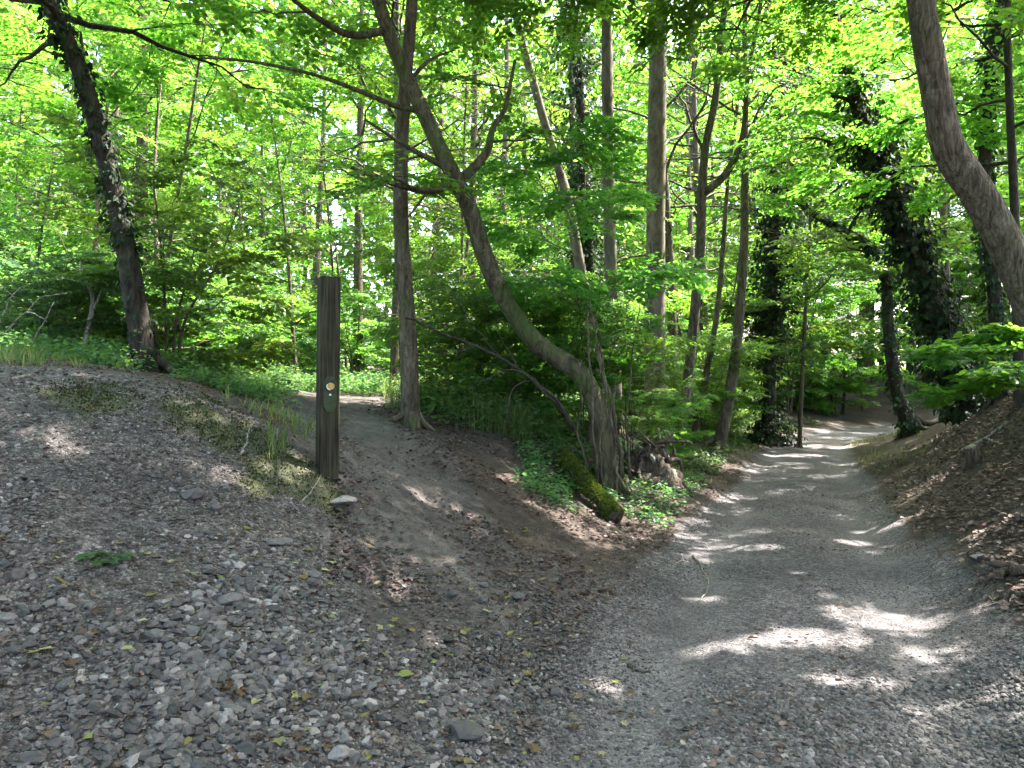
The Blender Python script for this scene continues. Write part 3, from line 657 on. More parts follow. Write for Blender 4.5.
PLACED = []
def ok(x, y, gap):
    if any((x - a) ** 2 + (y - b) ** 2 < gap * gap for a, b in PLACED): return False
    PLACED.append((x, y)); return True
def scatter(n, region, gap, low=False, tries=4000):
    out = []
    for _ in range(tries):
        if len(out) >= n: break
        px, d = region(); x = (px - 512) / F * d
        t = float(road_t(np.array([x]), np.array([d]))[0]); pd = float(path_d(np.array([x]), np.array([d]))[0])
        if abs(t) < 2.6 and d < 38 or pd < 1.5 or (545 < px < 770 and d < 17.5) or (170 < px < 300 and d < 14.5) or (low and px > 850 and d < 25): continue
        if ok(x, d, gap): out.append((x, d))
    return out
U = random.uniform
LEFTWOOD = 'slim leafy tree among the many filling the wood left of the track'
RIGHTWOOD = 'slim leafy tree among the many on the slope right of the track'
MIDWOOD = 'low bushy tree among those growing under the taller trees'
SHRUB = 'leafy green bush among those on the woodland floor'
FARWOOD = 'distant tree among those closing the view beyond the bend'
for i, (x, y) in enumerate(scatter(27, lambda: (U(-120, 690), U(16, 44)), 3.0)):
    place(random.choice(['tall1', 'tall2', 'tall3']), 'woodland_tree', x, y, U(.85, 1.2), LEFTWOOD, 'tree', 'trees filling the wood left of the track')
for i, (x, y) in enumerate(scatter(13, lambda: (U(930, 1180), U(12, 38)), 3.0)):
    place(random.choice(['tall1', 'tall2', 'tall3']), 'woodland_tree', x, y, U(.85, 1.15), RIGHTWOOD, 'tree', 'trees on the slope right of the track')
for i, (x, y) in enumerate(scatter(26, lambda: (U(680, 930), U(21, 48)), 2.3)):
    place(random.choice(['tall1', 'tall2', 'tall3', 'mid1']), 'woodland_tree', x, y, U(.8, 1.15), FARWOOD, 'tree', 'distant trees beyond the bend')
for i, (x, y) in enumerate(scatter(11, lambda: (U(815, 1010), U(27, 47)), 2.0)):
    place(random.choice(['tall1', 'tall2', 'mid1', 'mid2']), 'woodland_tree', x, y, U(.9, 1.2), FARWOOD, 'tree', 'distant trees beyond the bend')
PLACED.clear()
for i, (x, y) in enumerate(scatter(30, lambda: (U(-80, 640), U(12.5, 30)), 2.0)):
    place(random.choice(['mid1', 'mid2']), 'understorey_tree', x, y, U(.75, 1.15), MIDWOOD, 'tree', 'low trees under the taller ones')
for i, (x, y) in enumerate(scatter(12, lambda: (U(640, 1100), U(17, 34)), 2.0, True)):
    place(random.choice(['mid1', 'mid2']), 'understorey_tree', x, y, U(.7, 1.05), MIDWOOD, 'tree', 'low trees under the taller ones')
PLACED.clear()
for i, (x, y) in enumerate(scatter(40, lambda: (U(-60, 600), U(9.5, 24)), 1.2)):
    place(random.choice(['shrub1', 'shrub2']), 'bush', x, y, U(.6, 1.1), SHRUB, 'bush', 'bushes on the woodland floor')
for i, (x, y) in enumerate(scatter(18, lambda: (U(620, 960), U(15, 32)), 1.3, True)):
    place(random.choice(['shrub1', 'shrub2']), 'bush', x, y, U(.6, 1.0), SHRUB, 'bush', 'bushes on the woodland floor')
for (px, d, sc, k, lab) in [(500, 10.6, .65, 'brush1', 'twiggy low brush left of the mossy log under the leaning trunk'), (545, 10.9, .72, 'brush1', 'twiggy leafy brush under the bend of the leaning trunk'), (585, 10.3, .68, 'brush2', 'thin-stemmed brush rising right behind the foot of the leaning trunk'),
                          (628, 10.9, .62, 'brush2', 'thin-stemmed brush above the heap of roots'), (668, 12.6, .5, 'brush1', 'low twiggy brush in front of the thickest upright trunk'), (455, 12.0, .9, 'brush1', 'twiggy low brush right behind the straight path-side tree'), (700, 15.8, .9, 'brush1', 'low brush between the forked tree and the roadside trunk')]:
    place(k, 'brush', (px - 512) / F * d, d, sc, lab, 'bush', None)
# unseen trees added beside the frame so their crowns shade the track
for (x, y, k) in [(8.6, 7.2, 'tall1'), (7.4, 2.6, 'tall3'), (10.5, 11.5, 'tall2'), (5.6, 4.6, 'tall2')]:
    place(k, 'woodland_tree', x, y, 1.1, 'unseen tall tree added outside the right edge to shade the track', 'tree', 'unseen trees added to shade the track')

for (x, y, k) in [(-5.5, -4, 'tall3'), (-1.5, -7, 'tall1'), (3.5, -6, 'tall2'), (7.5, -3.5, 'tall1'), (-8.5, 0.5, 'tall1'), (-9.5, 5, 'tall2'), (-4, -10, 'tall1'), (6, -11, 'tall3'), (1, -12, 'tall1'), (-11, -5, 'tall3'), (12, -2, 'tall3')]:  # unseen trees added behind and beside the camera to shade the gravel
    place(k, 'woodland_tree', x, y, 1.15, 'unseen tall tree added around the camera to shade the gravel', 'tree', 'unseen shade trees around the camera')

# far wood closing the view
r_ = np.random.default_rng(91); fw = Leaves(); 
n_ = 150000; az = r_.uniform(-.95, .95, n_); dd = r_.uniform(46, 62, n_)
x_ = np.sin(az) * dd; y_ = np.cos(az) * dd; zt = 27 + 8 * fbm(az * 9, az * 0 + 1, 1, 3, 8)
z_ = 1.5 + r_.uniform(0, 1, n_) ** .8 * zt; keep = fbm(az * 40, z_ * .55, 1, 3, 12) > -.24
P = np.stack([x_, y_, z_], 1)[keep]; k_ = len(P)
fw.put(P, r_.normal(0, 1, (k_, 3)) - np.array([0, 0, .5]), r_.normal(0, .6, (k_, 3)) + np.array([0, 0, 1]), r_.uniform(.35, .7, k_), np.clip(r_.normal(.5, .25, k_), 0, 1))
o = link('distant_wood', leaf_mesh('distant_wood', fw.cat(), M['maple'], 4), None)
tag(o, 'green mass of distant woodland closing the view behind all the trunks', 'woodland', None, 'stuff')

# ------------------------------------------------------------ undergrowth
LOGA = hit(616, 524)
def undergrowth(name, label, n, region, hgt, leaf, matn, seed, nl=9):
    r = np.random.default_rng(seed); lv = Leaves(); px, d = region(r, n * 3); x = (px - 512) / F * d
    m = masks(x, d); okk = (m['road'] < .15) & (np.hypot(x - LOGA[0], d - LOGA[1]) > .55) & (np.abs(m['t'] + .9) > .5) & (m['pd'] > .75 + .2 * r.random(len(x))) & (fbm(x, d, .8, 2, seed) > -.28); x = x[okk][:n]; y = d[okk][:n]
    z = full_h(x, y); H = hgt * r.uniform(.4, 1.25, len(x)) * sstep(5.8, 9.5, y) ** .6 * (.6 + 1.1 * np.clip(fbm(x, y, .7, 2, 9) + .4, 0, 1)) * (.35 + .65 * sstep(1.2, 4, np.abs(m['t'][okk][:n])))
    for k in range(nl):
        u = (k + .5) / nl; a = r.uniform(0, 6.28, len(x)); ho = np.stack([np.cos(a), np.sin(a), np.zeros(len(x))], 1)
        P = np.stack([x, y, z + H * (.2 + .8 * u)], 1) + ho * (.02 + .16 * hgt)
        lv.put(P + r.normal(0, .03, P.shape), ho + np.array([0, 0, -.25]) + r.normal(0, .2, P.shape), np.array([0, 0, 1.0]) + ho * .25 + r.normal(0, .3, P.shape), leaf * r.uniform(.6, 1.25, len(x)), np.clip(r.normal(.5, .22, len(x)), 0, 1))
    o = link(name, leaf_mesh(name, lv.cat(), M[matn], 6), None); return tag(o, label, 'undergrowth', None, 'stuff')
undergrowth('undergrowth', 'low green nettles and herbs covering the floor behind the mound', 7000, lambda r, n: (r.uniform(-40, 345, n), 7.8 + 10 * r.random(n)), .30, .055, 'herb', 41)
undergrowth('undergrowth', 'green herbs where the side path fades into the wood', 1500, lambda r, n: (r.uniform(300, 440, n), 15 + 9 * r.random(n)), .4, .09, 'herb', 48)
undergrowth('undergrowth', 'green herbs right of the side path below the leaning tree', 1500, lambda r, n: (r.uniform(395, 600, n), 9.2 + 8 * r.random(n)), .38, .075, 'herb', 42)
undergrowth('undergrowth', 'sparse low nettles round the mossy log on the verge', 1300, lambda r, n: (r.uniform(520, 700, n), 7.6 + 5 * r.random(n)), .16, .055, 'herb', 43, 6)
undergrowth('undergrowth', 'thin green herbs along both verges near the bend', 3000, lambda r, n: (r.uniform(640, 845, n), 13 + 14 * r.random(n)), .3, .08, 'herb', 44, 7)

def grass(name, label, n, region, hgt, seed, cond=None):
    r = np.random.default_rng(seed); px, d = region(r, n); x = (px - 512) / F * d; m = masks(x, d)
    k = (m['road'] < .2) & (m['pd'] > .55) & (fbm(x, d, 1.6, 3, seed) > .02 + .15 * r.random(len(x))); x, y = x[k], d[k]; n = len(x)
    z = full_h(x, y); h = hgt * r.uniform(.4, 1.3, n); a = r.uniform(0, 6.28, n); ln = r.uniform(.1, 1.3, n) * h; h = h * (.55 + .9 * np.clip(fbm(x, y, 2.3, 2, 5) + .5, 0, 1))
    b = np.stack([x, y, z - .01], 1); w = np.stack([-np.sin(a), np.cos(a), 0 * a], 1) * .004; dr = np.stack([np.cos(a), np.sin(a), 0 * a], 1)
    md = b + dr * (ln * .35)[:, None]; md[:, 2] += h * .65; tp = b + dr * ln[:, None]; tp[:, 2] += h
    V = np.stack([b - w, b + w, md + w * .8, md - w * .8, tp], 1).reshape(-1, 3); i = (np.arange(n) * 5)[:, None]
    mb = MB(); mb.add(V, i + np.array([0, 1, 2, 3]), i + np.array([3, 2, 4]), np.repeat(np.clip(r.normal(.5, .25, n), 0, 1), 5))
    return tag(mb.build(name, M['grass'], None, False), label, 'grass', None, 'stuff')
M['grass'] = leafmat('grass_blade', [(0, (.05, .10, .03)), (.55, (.10, .15, .05)), (.8, (.17, .18, .08)), (1, (.26, .23, .13))], (2.4, 2.2, 1.2), .45)
grass('grass', 'wispy grass and dry stalks right of the straight path-side tree', 9000, lambda r, n: (r.uniform(385, 560, n), 9.3 + 5 * r.random(n)), .38, 45)
grass('grass', 'short thin grass along the back of the mound crest', 5200, lambda r, n: (r.uniform(-30, 330, n), 5.9 + 4 * r.random(n)), .13, 46)
grass('grass', 'pale dry grass tufts at the foot of the post', 900, lambda r, n: (r.uniform(268, 352, n), 5.15 + .6 * r.random(n)), .09, 49)
grass('grass', 'short grass on the verges by the bend of the track', 7000, lambda r, n: (r.uniform(640, 930, n), 12 + 10 * r.random(n)), .16, 47)

# leaf litter
def litter(name, label, n, region, size, seed, matn='litter', cond=None):
    r = np.random.default_rng(seed); px, d = region(r, n); x = (px - 512) / F * d; y = d; m = masks(x, y)
    k = cond(m, x, y, r); x, y = x[k], y[k]; z = full_h(x, y) + r.uniform(.002, .02, len(x)); P = np.stack([x, y, z], 1)
    D = r.normal(0, 1, P.shape) * np.array([1, 1, .18]); N = np.array([0, 0, 1.0]) + r.normal(0, .35, P.shape)
    mb = MB(); add_leaves(mb, P, D, N, size * r.uniform(.5, 1.3, len(x)), np.clip(r.normal(.45, .25, len(x)), 0, 1), 6)
    return tag(mb.build(name, M[matn], None, False), label, 'leaf litter', None, 'stuff')
litter('leaf_litter', 'brown dead leaves carpeting the right bank', 42000, lambda r, n: (r.uniform(820, 1180, n), 3.2 + 13 * r.random(n) ** 1.2), .05, 51, cond=lambda m, x, y, r: (m['right'] > r.random(len(x)) * .9 + .1))
litter('leaf_litter', 'scattered dead leaf scraps on the left verge and path edges', 22000, lambda r, n: (r.uniform(330, 760, n), 4.3 + 10 * r.random(n)), .042, 52, cond=lambda m, x, y, r: (m['road'] < .3) & (m['pd'] > .1 + .6 * r.random(len(x))) & (fbm(x, y, 1.2, 2, 3) > -.2))
litter('leaf_litter', 'dark leaf scraps and bits scattered on the track', 5000, lambda r, n: (r.uniform(420, 1100, n), 2.5 + 9 * r.random(n)), .035, 54, cond=lambda m, x, y, r: (m['road'] > .3) & (fbm(x, y, 1.1, 3, 9) + .25 * (np.abs(m['t']) < .4) - .2 * np.exp(-((np.abs(m['t']) - .68) / .2) ** 2) > .05))
litter('leaf_litter', 'small dead leaf scraps strewn over the gravel', 8000, lambda r, n: (r.uniform(-60, 760, n), 2.3 + 5 * r.random(n)), .03, 53, cond=lambda m, x, y, r: (m['road'] < .6))
# moss tufts on the mound
r = np.random.default_rng(61); n_ = 42000; x = r.uniform(-4.2, -.9, n_); y = r.uniform(4.4, 6.6, n_); m = masks(x, y); k = m['moss'] * (1 + 1.5 * fbm(x, y, 4, 3, 8)) > .03 + .75 * r.random(n_) ** .7
x, y = x[k], y[k]; P = np.stack([x, y, full_h(x, y)], 1); mb = MB()
add_leaves(mb, P, r.normal(0, .6, P.shape) + np.array([0, 0, .9]), r.normal(0, 1, P.shape), r.uniform(.007, .022, len(x)), np.clip(r.normal(.45, .25, len(x)), 0, 1), 4)
tag(mb.build('moss', M['moss'], None, False), 'olive green moss cushion along the crest of the gravel mound', 'moss', None, 'stuff')

# ------------------------------------------------------------ gravel
ICO = None
def ico():
    t = (1 + 5 ** .5) / 2
    V = np.array([[-1, t, 0], [1, t, 0], [-1, -t, 0], [1, -t, 0], [0, -1, t], [0, 1, t], [0, -1, -t], [0, 1, -t], [t, 0, -1], [t, 0, 1], [-t, 0, -1], [-t, 0, 1]], float)
    V /= np.linalg.norm(V[0])
    T = np.array([[0, 11, 5], [0, 5, 1], [0, 1, 7], [0, 7, 10], [0, 10, 11], [1, 5, 9], [5, 11, 4], [11, 10, 2], [10, 7, 6], [7, 1, 8], [3, 9, 4], [3, 4, 2], [3, 2, 6], [3, 6, 8], [3, 8, 9], [4, 9, 5], [2, 4, 11], [6, 2, 10], [8, 6, 7], [9, 8, 1]])
    return V, T
ICOV, ICOT = ico()
def stones(mb, x, y, size, r, sink=.3, var=None):
    n = len(x); z = full_h(x, y)
    V = ICOV[None] * r.uniform(.58, 1.28, (n, 12, 1)) * np.stack([r.uniform(.7, 1.25, n), r.uniform(.6, 1.0, n), r.uniform(.35, .75, n)], 1)[:, None]
    a = r.uniform(0, 6.28, n); b = r.normal(0, .35, n)
    ca, sa = np.cos(a)[:, None], np.sin(a)[:, None]; cb, sb = np.cos(b)[:, None], np.sin(b)[:, None]
    vx, vy, vz = V[..., 0], V[..., 1], V[..., 2]
    vx, vz = vx * cb - vz * sb, vx * sb + vz * cb; vx, vy = vx * ca - vy * sa, vx * sa + vy * ca
    W_ = np.stack([vx, vy, vz], -1) * (size[:, None, None] * .5)
    W_ += np.stack([x, y, z + size * (.22 - sink * .5)], 1)[:, None]
    T = (ICOT[None] + (np.arange(n) * 12)[:, None, None]).reshape(-1, 3)
    v = np.clip(r.normal(.45, .27, n) + .25 * fbm(x, y, 1.3, 3, 14), 0, 1) if var is None else var
    mb.add(W_.reshape(-1, 3), None, T, np.repeat(v, 12))
def gravel(name, label, n, region, smin, smax, seed, cond, sink=.3, pw=2.2):
    r = np.random.default_rng(seed); px, d = region(r, n); x = (px - 512) / F * d; m = masks(x, d); k = cond(m, x, d, r); x, d = x[k], d[k]
    mb = MB(); stones(mb, x, d, (smin + (smax - smin) * r.random(len(x)) ** pw) * (1 - .45 * sstep(3.6, 4.8, d)) * np.clip(1 + 1.0 * fbm(x, d, 1.5, 2, 23), .5, 1.6), r, sink)
    return tag(mb.build(name, M['stone'], None, False), label, 'gravel', None, 'stuff')
gravel('gravel', 'loose grey angular gravel covering the mound', 75000, lambda r, n: (r.uniform(-60, 640, n), 2.2 + 4.0 * r.random(n) ** .9), .008, .062, 71,
       lambda m, x, y, r: (m['grav'] > .2 + .5 * r.random(len(x))) & (fbm(x, y, 1.7, 3, 17) + .16 * sstep(4.6, 3.4, y) > -.27 + .48 * r.random(len(x))) & (m['moss'] < .2 + .5 * r.random(len(x))) & (m['pd'] > .25 + .5 * r.random(len(x))) & (m['t'] < -1.15), .3, 3.2)
gravel('gravel', 'fine crushed grey stone on the track', 80000, lambda r, n: (r.uniform(380, 1120, n), 2.4 + 9 * r.random(n) ** 1.3), .006, .036, 72, lambda m, x, y, r: (m['t'] > -1.55) & (m['t'] < 1.5 + .5 * r.random(len(x))), .4, 2.2)
gravel('gravel', 'small stones trodden into the side path', 26000, lambda r, n: (r.uniform(280, 640, n), 3.2 + 7 * r.random(n)), .008, .034, 73, lambda m, x, y, r: (m['road'] < .6) & (m['t'] < -1.0), .45, 2.6)

def rock(name, label, px, py, size, seed, flat=.55, var=.5, group=None):
    r = np.random.default_rng(seed); p = hit(px, py)
    V, T = ICOV, ICOT
    # one subdivision
    E = {}; Vl = list(V); Tn = []
    def mid(a, b):
        k = (min(a, b), max(a, b))
        if k not in E: E[k] = len(Vl); q = Vl[a] + Vl[b]; Vl.append(q / np.linalg.norm(q))
        return E[k]
    for a, b, c in T:
        ab, bc, ca = mid(a, b), mid(b, c), mid(c, a); Tn += [[a, ab, ca], [b, bc, ab], [c, ca, bc], [ab, bc, ca]]
    V = np.array(Vl)
    for k in range(7):                                     # cut facets
        d = unit(r.normal(0, 1, 3)); s = V @ d; lim = r.uniform(.5, .8); V = V - np.maximum(s - lim, 0)[:, None] * d
    V = V + r.normal(0, .025, V.shape)
    V = V * np.array([1, r.uniform(.6, .8), flat]) * size * .62; V = rotz(V, r.uniform(-.6, .6))
    mb = MB(); mb.add(V + p + np.array([0, 0, size * flat * .27]), None, Tn, var)
    o = mb.build(name, M['stone'], None, False, tuple(p)); return tag(o, label, 'stone', group)
rock('stone', 'largest flat grey stone on the gravel near the bottom, beside the path', 466, 736, .16, 1, .4, .35)
rock('stone', 'pale grey angular stone sitting mid-slope on the gravel mound', 232, 605, .115, 2, .6, .6)
rock('stone', 'flat grey slab on the gravel below the post', 276, 544, .12, 3, .35, .65)
rock('stone', 'rounded grey stone high on the gravel mound', 190, 499, .13, 4, .55, .45)
rock('stone', 'grey block at the lower edge of the gravel mound', 216, 512, .09, 5, .6, .5)
rock('stone', 'pale flat stone at the foot of the wooden post', 342, 503, .17, 6, .35, .95)
rock('stone', 'flat pale stone beside the dark branch on the right bank', 983, 561, .18, 7, .3, .85)
rs = np.random.default_rng(5)
for i in range(60):
    rock('stone', 'small loose lump of grey stone strewn over the gravel mound', rs.uniform(5, 560), rs.uniform(520, 762), rs.uniform(.045, .085), 20 + i, .55, float(np.clip(rs.normal(.5, .22), .1, .97)), 'small loose stones on the gravel mound')

# ------------------------------------------------------------ fallen leaves, each its own object
LV = []
for i in range(6):
    q = np.random.default_rng(i); mb = MB()
    add_leaves(mb, np.zeros((1, 3)), np.array([[0, 1, .1]]), np.array([[q.uniform(-.3, .3), 0, 1.0]]), np.ones(1), np.array([.5]), 11 if i % 2 else 6)
    LV.append(mb)
def fallen(px, py, size, var, label, group, i):
    p = hit(px, py); mb = MB(); q = np.random.default_rng(900 + i)
    V = LV[i % 6].V[0].copy(); V[:, 2] += .25 * (V[:, 0] ** 2) * q.uniform(-1, 2.5) + .1 * V[:, 1] ** 2 * q.uniform(-1, 1.5)
    V[:, 2] -= V[:, 2].min(); V = rotz(V * size, q.uniform(0, 6.28)); tlt = q.normal(0, .18)
    V[:, 2] += V[:, 0] * tlt; V += p + np.array([0, 0, .012])
    mb.add(V, LV[i % 6].Q[0] if LV[i % 6].Q else None, LV[i % 6].T[0] if LV[i % 6].T else None, var)
    o = mb.build('fallen_leaf', M['fallen'], None, False, tuple(p)); return tag(o, label, 'leaf', group)
FY = 'small yellow or green leaf fallen on the grey gravel'; FB = 'small dry tan or brown leaf fallen on the grey gravel'
for i, (px, py) in enumerate([(145, 603), (40, 655), (103, 655), (236, 632), (232, 627), (240, 618), (195, 745), (278, 745), (185, 700), (300, 700), (145, 560), (200, 580), (222, 582), (318, 690), (394, 630), (430, 655), (398, 680), (455, 660), (120, 655), (60, 560), (250, 530), (470, 635), (510, 600)]):
    fallen(px, py, rs.uniform(.04, .075), rs.uniform(.6, .9), FY, 'yellow leaves on the gravel', i)
for i in range(75): fallen(rs.uniform(0, 640), rs.uniform(530, 765), rs.uniform(.03, .06), rs.uniform(.5, .95), FY, 'yellow leaves on the gravel', 40 + i)
for i in range(130): fallen(rs.uniform(0, 640), rs.uniform(530, 765), rs.uniform(.03, .07), rs.choice([.05, .2, .3, .97]), FB, 'dry leaves on the gravel', 140 + i)
p = hit(222, 697); mb = MB(); q = np.random.default_rng(4); n_ = 34
Pp = p + np.stack([q.normal(0, .05, n_), q.normal(0, .03, n_), q.uniform(.005, .04, n_)], 1)
add_leaves(mb, Pp, q.normal(0, 1, (n_, 3)) * [1, 1, .4], q.normal(0, .5, (n_, 3)) + [0, 0, 1], q.uniform(.03, .055, n_), q.uniform(0, .28, n_), 11)
tag(mb.build('dead_sprig', M['fallen'], None, False, tuple(p)), 'small heap of curled red brown dead leaves on the gravel', 'dead leaves')
# a small green plant in the gravel
p = hit(104, 566); root = empty('seedling', p); tag(root, 'small dark green seedling growing out of the gravel mound', 'plant'); mb = MB(); st = MB(); q = np.random.default_rng(8)
for k in range(9):
    a = k * 2.4; tip = p + np.array([math.cos(a) * q.uniform(.03, .11), math.sin(a) * q.uniform(.03, .1), q.uniform(.03, .07)])
    tube(st, np.array([p, (p + tip) / 2 + [0, 0, .02], tip]), .0018, 4); dd_ = np.array([[math.cos(a), math.sin(a), -.1]])
    add_leaves(mb, np.repeat(tip[None], 3, 0), np.vstack([dd_, rotz(dd_, 1.1), rotz(dd_, -1.1)]), np.array([[0, 0, 1.0]] * 3) + q.normal(0, .2, (3, 3)), np.array([.075, .055, .055]), q.uniform(0, .5, 3), 6)
st.build('stem', M['herb'], root); mb.build('foliage', M['herb'], root, False)

# ------------------------------------------------------------ the waymarker post
def box(mb, c, s, bev=.0):
    x, y, z = np.array(s) / 2; b = bev
    ring = [(-x + b, -y), (x - b, -y), (x, -y + b), (x, y - b), (x - b, y), (-x + b, y), (-x, y - b), (-x, -y + b)] if b else [(-x, -y), (x, -y), (x, y), (-x, y)]
    prism(mb, ring, -z, z, c)
def prism(mb, ring, z0, z1, c=(0, 0, 0), axis='z'):
    k = len(ring); ring = np.array(ring, float)
    V = np.vstack([np.column_stack([ring, np.full(k, z0)]), np.column_stack([ring, np.full(k, z1)]), [[*ring.mean(0), z0]], [[*ring.mean(0), z1]]])
    j = np.arange(k); j2 = (j + 1) % k
    Q = np.stack([j, j2, k + j2, k + j], 1); T = np.vstack([np.stack([np.full(k, 2 * k), j2, j], 1), np.stack([np.full(k, 2 * k + 1), k + j, k + j2], 1)])
    if axis == 'y': V = V[:, [0, 2, 1]] * np.array([1, -1, 1])      # z becomes -y (towards the front)
    mb.add(V + np.array(c), Q, T)
def postmat():
    m, n, p = newmat('weathered_post_wood')
    t = tex(n, 'ShaderNodeTexNoise', mapped(n, (60, 60, 2.2)), 1.0, Detail=10.0, Roughness=.6)
    g = tex(n, 'ShaderNodeTexNoise', mapped(n, (1, 1, 1)), 5.0, Detail=4.0)
    c = ramp(n, [(.34, (.009, .007, .005)), (.5, (.027, .022, .014)), (.62, (.050, .041, .027)), (.8, (.085, .072, .05))]); n.links.new(t.outputs[0], c.inputs[0])
    k = ramp(n, [(.45, (0, 0, 0)), (.7, (1, 1, 1))]); n.links.new(g.outputs[0], k.inputs[0])
    n.links.new(mixc(n, math_(n, 'MULTIPLY', k.outputs[0], .35), c.outputs[0], (.05, .06, .025)), p.inputs['Base Color']); p.inputs['Roughness'].default_value = .85; p.inputs['Specular IOR Level'].default_value = .12
    b = n.nodes.new('ShaderNodeBump'); b.inputs['Strength'].default_value = .5; b.inputs['Distance'].default_value = .006; n.links.new(t.outputs[0], b.inputs['Height']); n.links.new(b.outputs[0], p.inputs['Normal'])
    return m
M['post'] = postmat(); M['plaque'] = plain('green_plaque', (.034, .045, .019), .6, .2); M['black'] = plain('black_plastic', (.012, .012, .011), .4); M['ochre'] = plain('yellow_arrow', (.42, .25, .05), .5); M['white'] = plain('white_print', (.6, .58, .5), .5)
pb = X(327, 482, 5.6); pb[2] = gz(pb[0], pb[1])
S_ = 5.6 / F
post = empty('waymarker_post', pb, R(27)); post.rotation_euler = (R(.3), R(.5), R(27)); tag(post, 'tall dark wooden waymarker post with green plaque beside the side path', 'waymarker post')
def loc_build(mb, name, mat, parent, smooth=False):
    o = bpy.data.objects.new(name, mb.mesh(name, M[mat], smooth)); COL.objects.link(o); o.parent = parent; return o
topz = (CAMZ - (278 - 384) * S_) - pb[2]
mb = MB(); w_ = .145; box(mb, (0, 0, topz / 2 - .12), (w_, w_ * .9, topz + .24), .007); sh_ = loc_build(mb, 'shaft', 'post', post)
mb = MB(); a_ = w_ / 2; prism(mb, [(-a_ + .007, -a_ * .9 + .007), (a_ - .007, -a_ * .9 + .007), (a_ - .007, a_ * .9 - .007), (-a_ + .007, a_ * .9 - .007)], topz, topz + .006); loc_build(mb, 'end_grain', 'post', sh_)
zc = (CAMZ - (394 - 384) * S_) - pb[2]; hw, hh = .048, .130; yf_ = -w_ * .45
oct_ = [(-hw, -hh + .045), (-hw * .45, -hh), (hw * .45, -hh), (hw, -hh + .045), (hw, hh - .045), (hw * .45, hh), (-hw * .45, hh), (-hw, hh - .045)]
mb = MB(); prism(mb, oct_, 0, .006, (0, yf_, zc), 'y'); pl = loc_build(mb, 'plaque', 'plaque', post)
cir = lambda rr, k=24, cx=0, cz=0: [(cx + rr * math.cos(6.2832 * i / k), cz + rr * math.sin(6.2832 * i / k)) for i in range(k)]
mb = MB(); prism(mb, cir(.044), .006, .009, (0, yf_, zc + .055), 'y'); loc_build(mb, 'waymark_disc', 'black', pl)
mb = MB()
prism(mb, cir(.025, 16, .006, -.002), .009, .0115, (0, yf_, zc + .06), 'y'); prism(mb, [(-.020, .010), (-.002, .010), (.004, .024), (-.012, .022)], .009, .0112, (0, yf_, zc + .06), 'y')
loc_build(mb, 'arrow', 'ochre', pl)
mb = MB(); arc = [(.028 * math.cos(t), .028 * math.sin(t)) for t in np.linspace(2.5, 4.7, 12)] + [(.021 * math.cos(t), .021 * math.sin(t)) for t in np.linspace(4.7, 2.5, 12)]
k_ = 12; ring = np.array(arc); V = np.vstack([np.column_stack([ring, np.full(24, .009)]), np.column_stack([ring, np.full(24, .0108)])])[:, [0, 2, 1]] * [1, -1, 1] + [0, yf_, zc + .057]
mb.add(V, [[i + 24, i + 25, 24 + 22 - i, 24 + 23 - i] for i in range(11)] + [[i, i + 1, i + 25, i + 24] for i in range(23)]); loc_build(mb, 'lettering', 'white', pl)
mb = MB(); prism(mb, cir(.0085, 14), .006, .0095, (0, yf_, zc - .004), 'y'); loc_build(mb, 'screw', 'white', pl)

# ------------------------------------------------------------ logs, roots, dead branches
A = hit(616, 524); B = hit(562, 468); A[2] += .07; B[2] += .14
r = np.random.default_rng(77)
root = empty('mossy_log', (A[0], A[1], A[2] - .1)); tag(root, 'moss-covered fallen log with its sawn end towards the track', 'log')
L_ = np.linspace(0, 1, 20)[:, None]; LP = A * (1 - L_) + B * L_; LP[:, 2] = np.maximum(LP[:, 2], full_h(LP[:, 0], LP[:, 1]) + .05)
mb = MB(); tube(mb, LP, np.linspace(.088, .075, 20), 14, .1, 3); mb.build('trunk', M['bark_moss'], root)
ax = unit(LP[0] - LP[1]); mb = MB(); tube(mb, np.array([LP[0] + ax * .001, LP[0] + ax * .006]), .08, 14, .05, 3); mb.build('sawn_end', M['deadwood_dark'], root)
n_ = 7000; u = r.uniform(0, 19, n_); i = np.minimum(u.astype(int), 18); c = LP[i] + (LP[i + 1] - LP[i]) * (u - i)[:, None]; th = r.normal(0, .95, n_); sdv = unit(np.cross(ax, [0, 0, 1.0])); upv = np.cross(sdv, ax)
o_ = np.cos(th)[:, None] * upv + np.sin(th)[:, None] * sdv; mk = fbm(u * .6, th * 1.5, 1, 2, 4) > -.3
mb = MB(); add_leaves(mb, (c + o_ * .082)[mk], (o_ + r.normal(0, .6, (n_, 3)))[mk], r.normal(0, 1, (n_, 3))[mk], r.uniform(.018, .045, mk.sum()), np.clip(r.normal(.5, .25, mk.sum()), 0, 1), 4); mb.build('moss', M['log_moss'], root, False)

